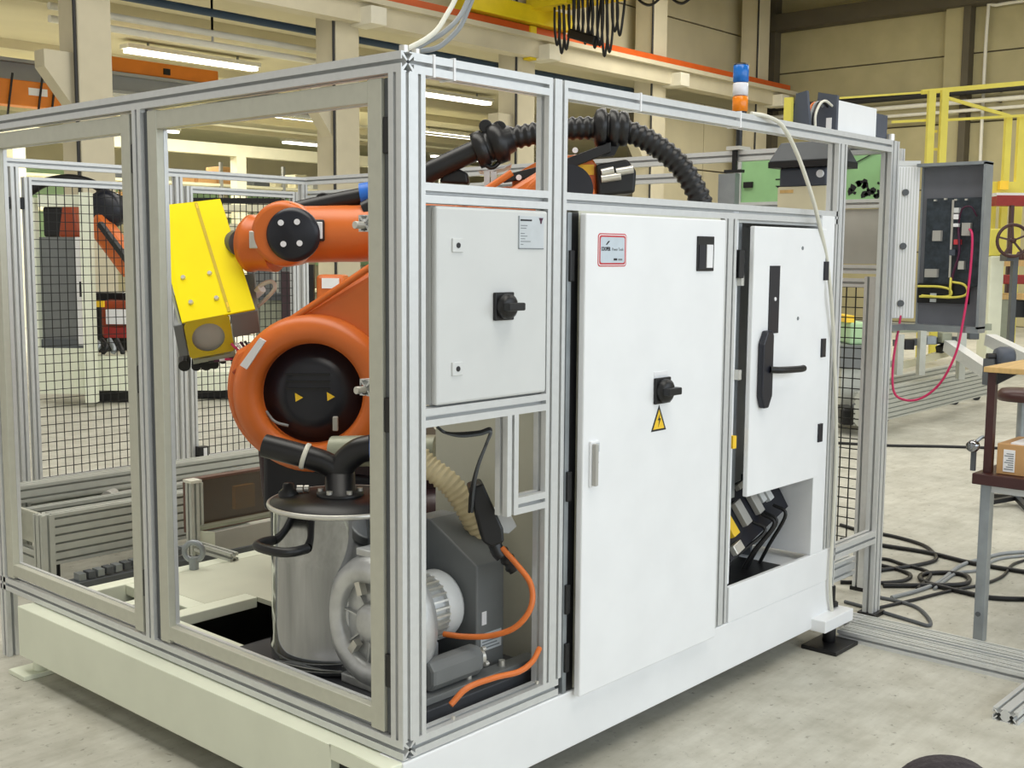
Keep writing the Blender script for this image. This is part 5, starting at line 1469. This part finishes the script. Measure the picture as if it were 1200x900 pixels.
# ================================================================ RIGHT BACKGROUND
yp = thing('yellow_platform', 'yellow steel access platform with rails in the right background', 'platform', at(1140, 420, 19).xy.to_3d())
T_ = 19.0
for i, (px, py0, py1) in enumerate(((1082, 108, 424), (1097, 108, 424))):
    vb('post', px, px+8, py0, py1, T_, 0.1, 'platform_yellow', yp)
for (a, b, w) in (((1080, 108), (1205, 97), 0.07), ((984, 115), (1085, 108), 0.03), ((1045, 143), (1085, 141), 0.04), ((1104, 141), (1205, 135), 0.04), ((1104, 113), (1183, 136), 0.05), ((1088, 154), (1098, 154), 0.04), ((1088, 175), (1098, 175), 0.04)):
    MB().bar(at(*a, T_), at(*b, T_), w, w).build('rail', 'platform_yellow', yp)
for (px, w) in ((1172, 7), (1187, 9)):
    vb('post', px, px+w, 138, 422, T_+0.3, 0.1, 'platform_yellow', yp)
vb('deck_edge', 1155, 1210, 213, 231, T_+0.2, 0.8, 'platform_yellow', yp)
vb('gusset', 1172, 1182, 212, 222, T_, 0.1, 'warn_yellow', yp)
vb('ladder_post', 1158, 1163, 231, 421, T_+0.5, 0.1, 'platform_yellow', yp)
o = thing('red_lift', 'red lifting beam under the yellow platform', 'beam', at(1190, 235, 18.6))
vb('beam', 1168, 1215, 229, 241, 18.6, 0.3, 'deep_red', o)
vb('top', 1168, 1215, 226, 230, 18.6, 0.3, 'paper', o)
vb('hanger', 1180, 1184, 241, 428, 18.7, 0.08, 'brown_edge', o)
o = thing('yellow_pump', 'small yellow machine beside the open electrical box', 'machine', at(1165, 290, 17.5))
vb('body', 1160, 1180, 268, 300, 17.5, 0.4, 'platform_yellow', o, 0.02)
vb('lower', 1158, 1174, 300, 438, 17.6, 0.4, 'cream_paint', o, 0.02)
wl_ = thing('hand_wheel', 'large brown hand wheel standing near the right edge', 'wheel', at(1187, 280, 17))
wc_ = at(1187, 282, 17)
MB().lathe(wc_, V((-0.745, -0.667, 0)), [(0.23+0.025*math.cos(a), 0.02*math.sin(a)) for a in [i*math.pi/4 for i in range(8)]], 28, close=True).build('rim', 'brown_edge', wl_)
for i in range(5):
    a = 2*math.pi*i/5+0.4
    d = V((0.667, -0.745, 0))*math.cos(a)+V((0, 0, 1))*math.sin(a)
    MB().bar(wc_+d*0.02, wc_+d*0.23, 0.03, 0.025).build('spoke', 'brown_edge', wl_)
MB().lathe(wc_, V((-0.745, -0.667, 0)), [(0.04, -0.03), (0.04, 0.03), (0, 0.03)], 14).build('hub', 'brown_edge', wl_)
vb('bracket', 1180, 1194, 298, 306, 17.1, 0.25, 'dark_grey', wl_)
vb('stand', 1184, 1190, 306, 438, 17.2, 0.1, 'dark_grey', wl_)
bn = thing('packing_bench', 'wooden workbench with red rack at the right edge', 'bench', at(1190, 400, 18.0).xy.to_3d())
vb('upper_shelf', 1158, 1215, 305, 312, 18.0, 0.6, 'wood', bn)
vb('bench_top', 1155, 1215, 345, 351, 18.0, 0.7, 'wood', bn)
vb('red_rail', 1168, 1215, 322, 333, 17.9, 0.1, 'deep_red', bn, 0.02)
vb('leg', 1172, 1180, 351, 429, 18.1, 0.12, 'olive_grey', bn)
vb('leg', 1206, 1212, 351, 429, 18.1, 0.12, 'olive_grey', bn)
vb('drawer_unit', 1181, 1205, 352, 372, 18.2, 0.5, 'black', bn)
vb('shelf_post', 1160, 1164, 312, 346, 18.2, 0.1, 'beam_grey', bn)
for i, (px, w, h, m, lab) in enumerate(((1166, 8, 8, 'dark_grey', 'small dark casting on the upper shelf of the packing bench'), (1178, 9, 7, 'cable_white', 'pale bowl on the upper shelf of the packing bench'), (1190, 10, 10, 'brown_edge', 'brown casting at the right of the packing bench shelf'))):
    q = at(px+w/2, 305, 18.3)
    o = MB().lathe((q.x, q.y, at(px, 305, 18.3).z+0.005), (0, 0, 1), [(w*0.0066, 0), (w*0.007, 0.01), (w*0.006, h*0.009), (w*0.004, h*0.013), (0, h*0.0134)], 14).build('casting', m)
    tag(o, lab, 'part', 'castings on the packing bench')

mc = thing('machine_bed', 'low aluminium machine bed on castors in the right background', 'machine', at(1080, 470, 11.6).xy.to_3d())
# beams measured on the floor: run along x
b0 = on(1048, 492, 'z', 0.12)
b1 = on(1160, 462, 'z', 0.12)
dirb = (b1-b0).normalized()
def lbeam(p, q, w, h, m, name):
    d = (q-p).normalized()
    s = V((-d.y, d.x, 0))
    pts = []
    for (a, c) in slot_poly(w, h):
        pts.append(p+s*a+V((0, 0, c)))
    return MB().prism(pts, q-p).build(name, m, mc)
lbeam(on(1010, 500, 'z', 0.12), on(1160, 462, 'z', 0.12), 0.09, 0.33, 'alu_dull', 'front_beam')
lbeam(on(1010, 470, 'z', 0.2), on(1130, 443, 'z', 0.2), 0.09, 0.2, 'alu_dull', 'rear_beam')
for (p, q) in (((1112, 405), (1158, 436)), ((1160, 398), (1215, 425))):
    MB().bar(at(*p, 12.4), at(*q, 11.6), 0.12, 0.12).build('diagonal_profile', 'alu', mc)
for (px, py) in ((1048, 492), (1130, 470), (1155, 465)):
    c = on(px, py, 'z', 0.05)
    MB().cyl(c+V((-0.03, 0.1, 0)), c+V((0.03, 0.14, 0)), 0.05, n=14).build('castor_wheel', 'black', mc)
    MB().box((c.x-0.04, c.y+0.08, c.z+0.04), (c.x+0.04, c.y+0.16, 0.13)).build('castor_fork', 'dark_grey', mc)
for (px, py0, py1) in ((1052, 392, 440), (1078, 388, 440), (1125, 382, 445), (1012, 395, 470)):
    vb('upright', px, px+7, py0, py1, 12.3, 0.1, 'alu_dull', mc)
for (a, b, m) in (((1045, 386), (1160, 383), 'olive_grey'), ((1048, 402), (1120, 398), 'dark_grey'), ((1050, 430), (1115, 412), 'beam_cream'), ((1000, 432), (1050, 425), 'alu_dull'), ((1100, 410), (1118, 402), 'black')):
    MB().bar(at(*a, 12.5), at(*b, 12.6), 0.08, 0.07).build('cross_bar', m, mc)
for (px0, px1, py0, py1, m) in ((1060, 1072, 398, 410, 'black'), (1086, 1098, 394, 404, 'galv'), (1104, 1116, 390, 402, 'olive_grey'), (1136, 1148, 388, 398, 'dark_grey')):
    vb('gearbox', px0, px1, py0, py1, 12.4, 0.15, m, mc, 0.01)
gr = thing('green_box', 'green crate standing behind the low side fence', 'crate', at(1000, 400, 13).xy.to_3d())
vb('body', 996, 1018, 378, 404, 11.8, 0.45, 'green_wall', gr, 0.02)
vb('lid', 992, 1002, 370, 378, 11.8, 0.4, 'warn_yellow', gr)
dk = thing('dark_trolley', 'dark trolley with black motor behind the low side fence', 'trolley', at(1000, 490, 11).xy.to_3d())
vb('tray', 985, 1022, 405, 432, 11.7, 0.6, 'grey_part', dk)
vb('motor', 986, 1006, 478, 499, 11.5, 0.3, 'black', dk, 0.03)
vb('motor_cap', 1006, 1014, 476, 496, 11.5, 0.25, 'dark_grey', dk, 0.02)
vb('frame', 985, 1020, 432, 498, 11.8, 0.4, 'alu_dull', dk)
c = at(1172, 418, 11.5)
d = V((0.667, -0.745, 0))
dr_ = MB().lathe(c, d, [(0.0, -0.05), (0.08, -0.045), (0.10, 0.0), (0.10, 0.09), (0.08, 0.125), (0, 0.125)], 24).build('drive_roller', 'slate', mc)
MB().cyl(c-d*0.13, c-d*0.04, 0.035, n=12).build('roller_shaft', 'black', dr_)
MB().obox(c-d*0.10+V((0, 0, -0.15)), (0.04, 0, 0), (0, 0.05, 0), (0, 0, 0.13)).build('roller_bracket', 'dark_grey', dr_)
st = thing('stool', 'dark round stool standing beyond the work table', 'stool', at(1195, 560, 8.2).xy.to_3d())
c = at(1198, 466, 8.2)
MB().lathe((c.x, c.y, c.z), (0, 0, 1), [(0.0, -0.02), (0.16, -0.02), (0.18, 0.02), (0.14, 0.06), (0, 0.07)], 26).build('seat', 'brown_edge', st)
MB().cyl((c.x, c.y, 0.05), (c.x, c.y, c.z), 0.03, n=14).build('column', 'galv', st)
for i in range(5):
    a = 2*math.pi*i/5
    MB().bar((c.x, c.y, 0.06), (c.x+0.24*math.cos(a), c.y+0.24*math.sin(a), 0.03), 0.04, 0.03).build('foot_arm', 'black', st)
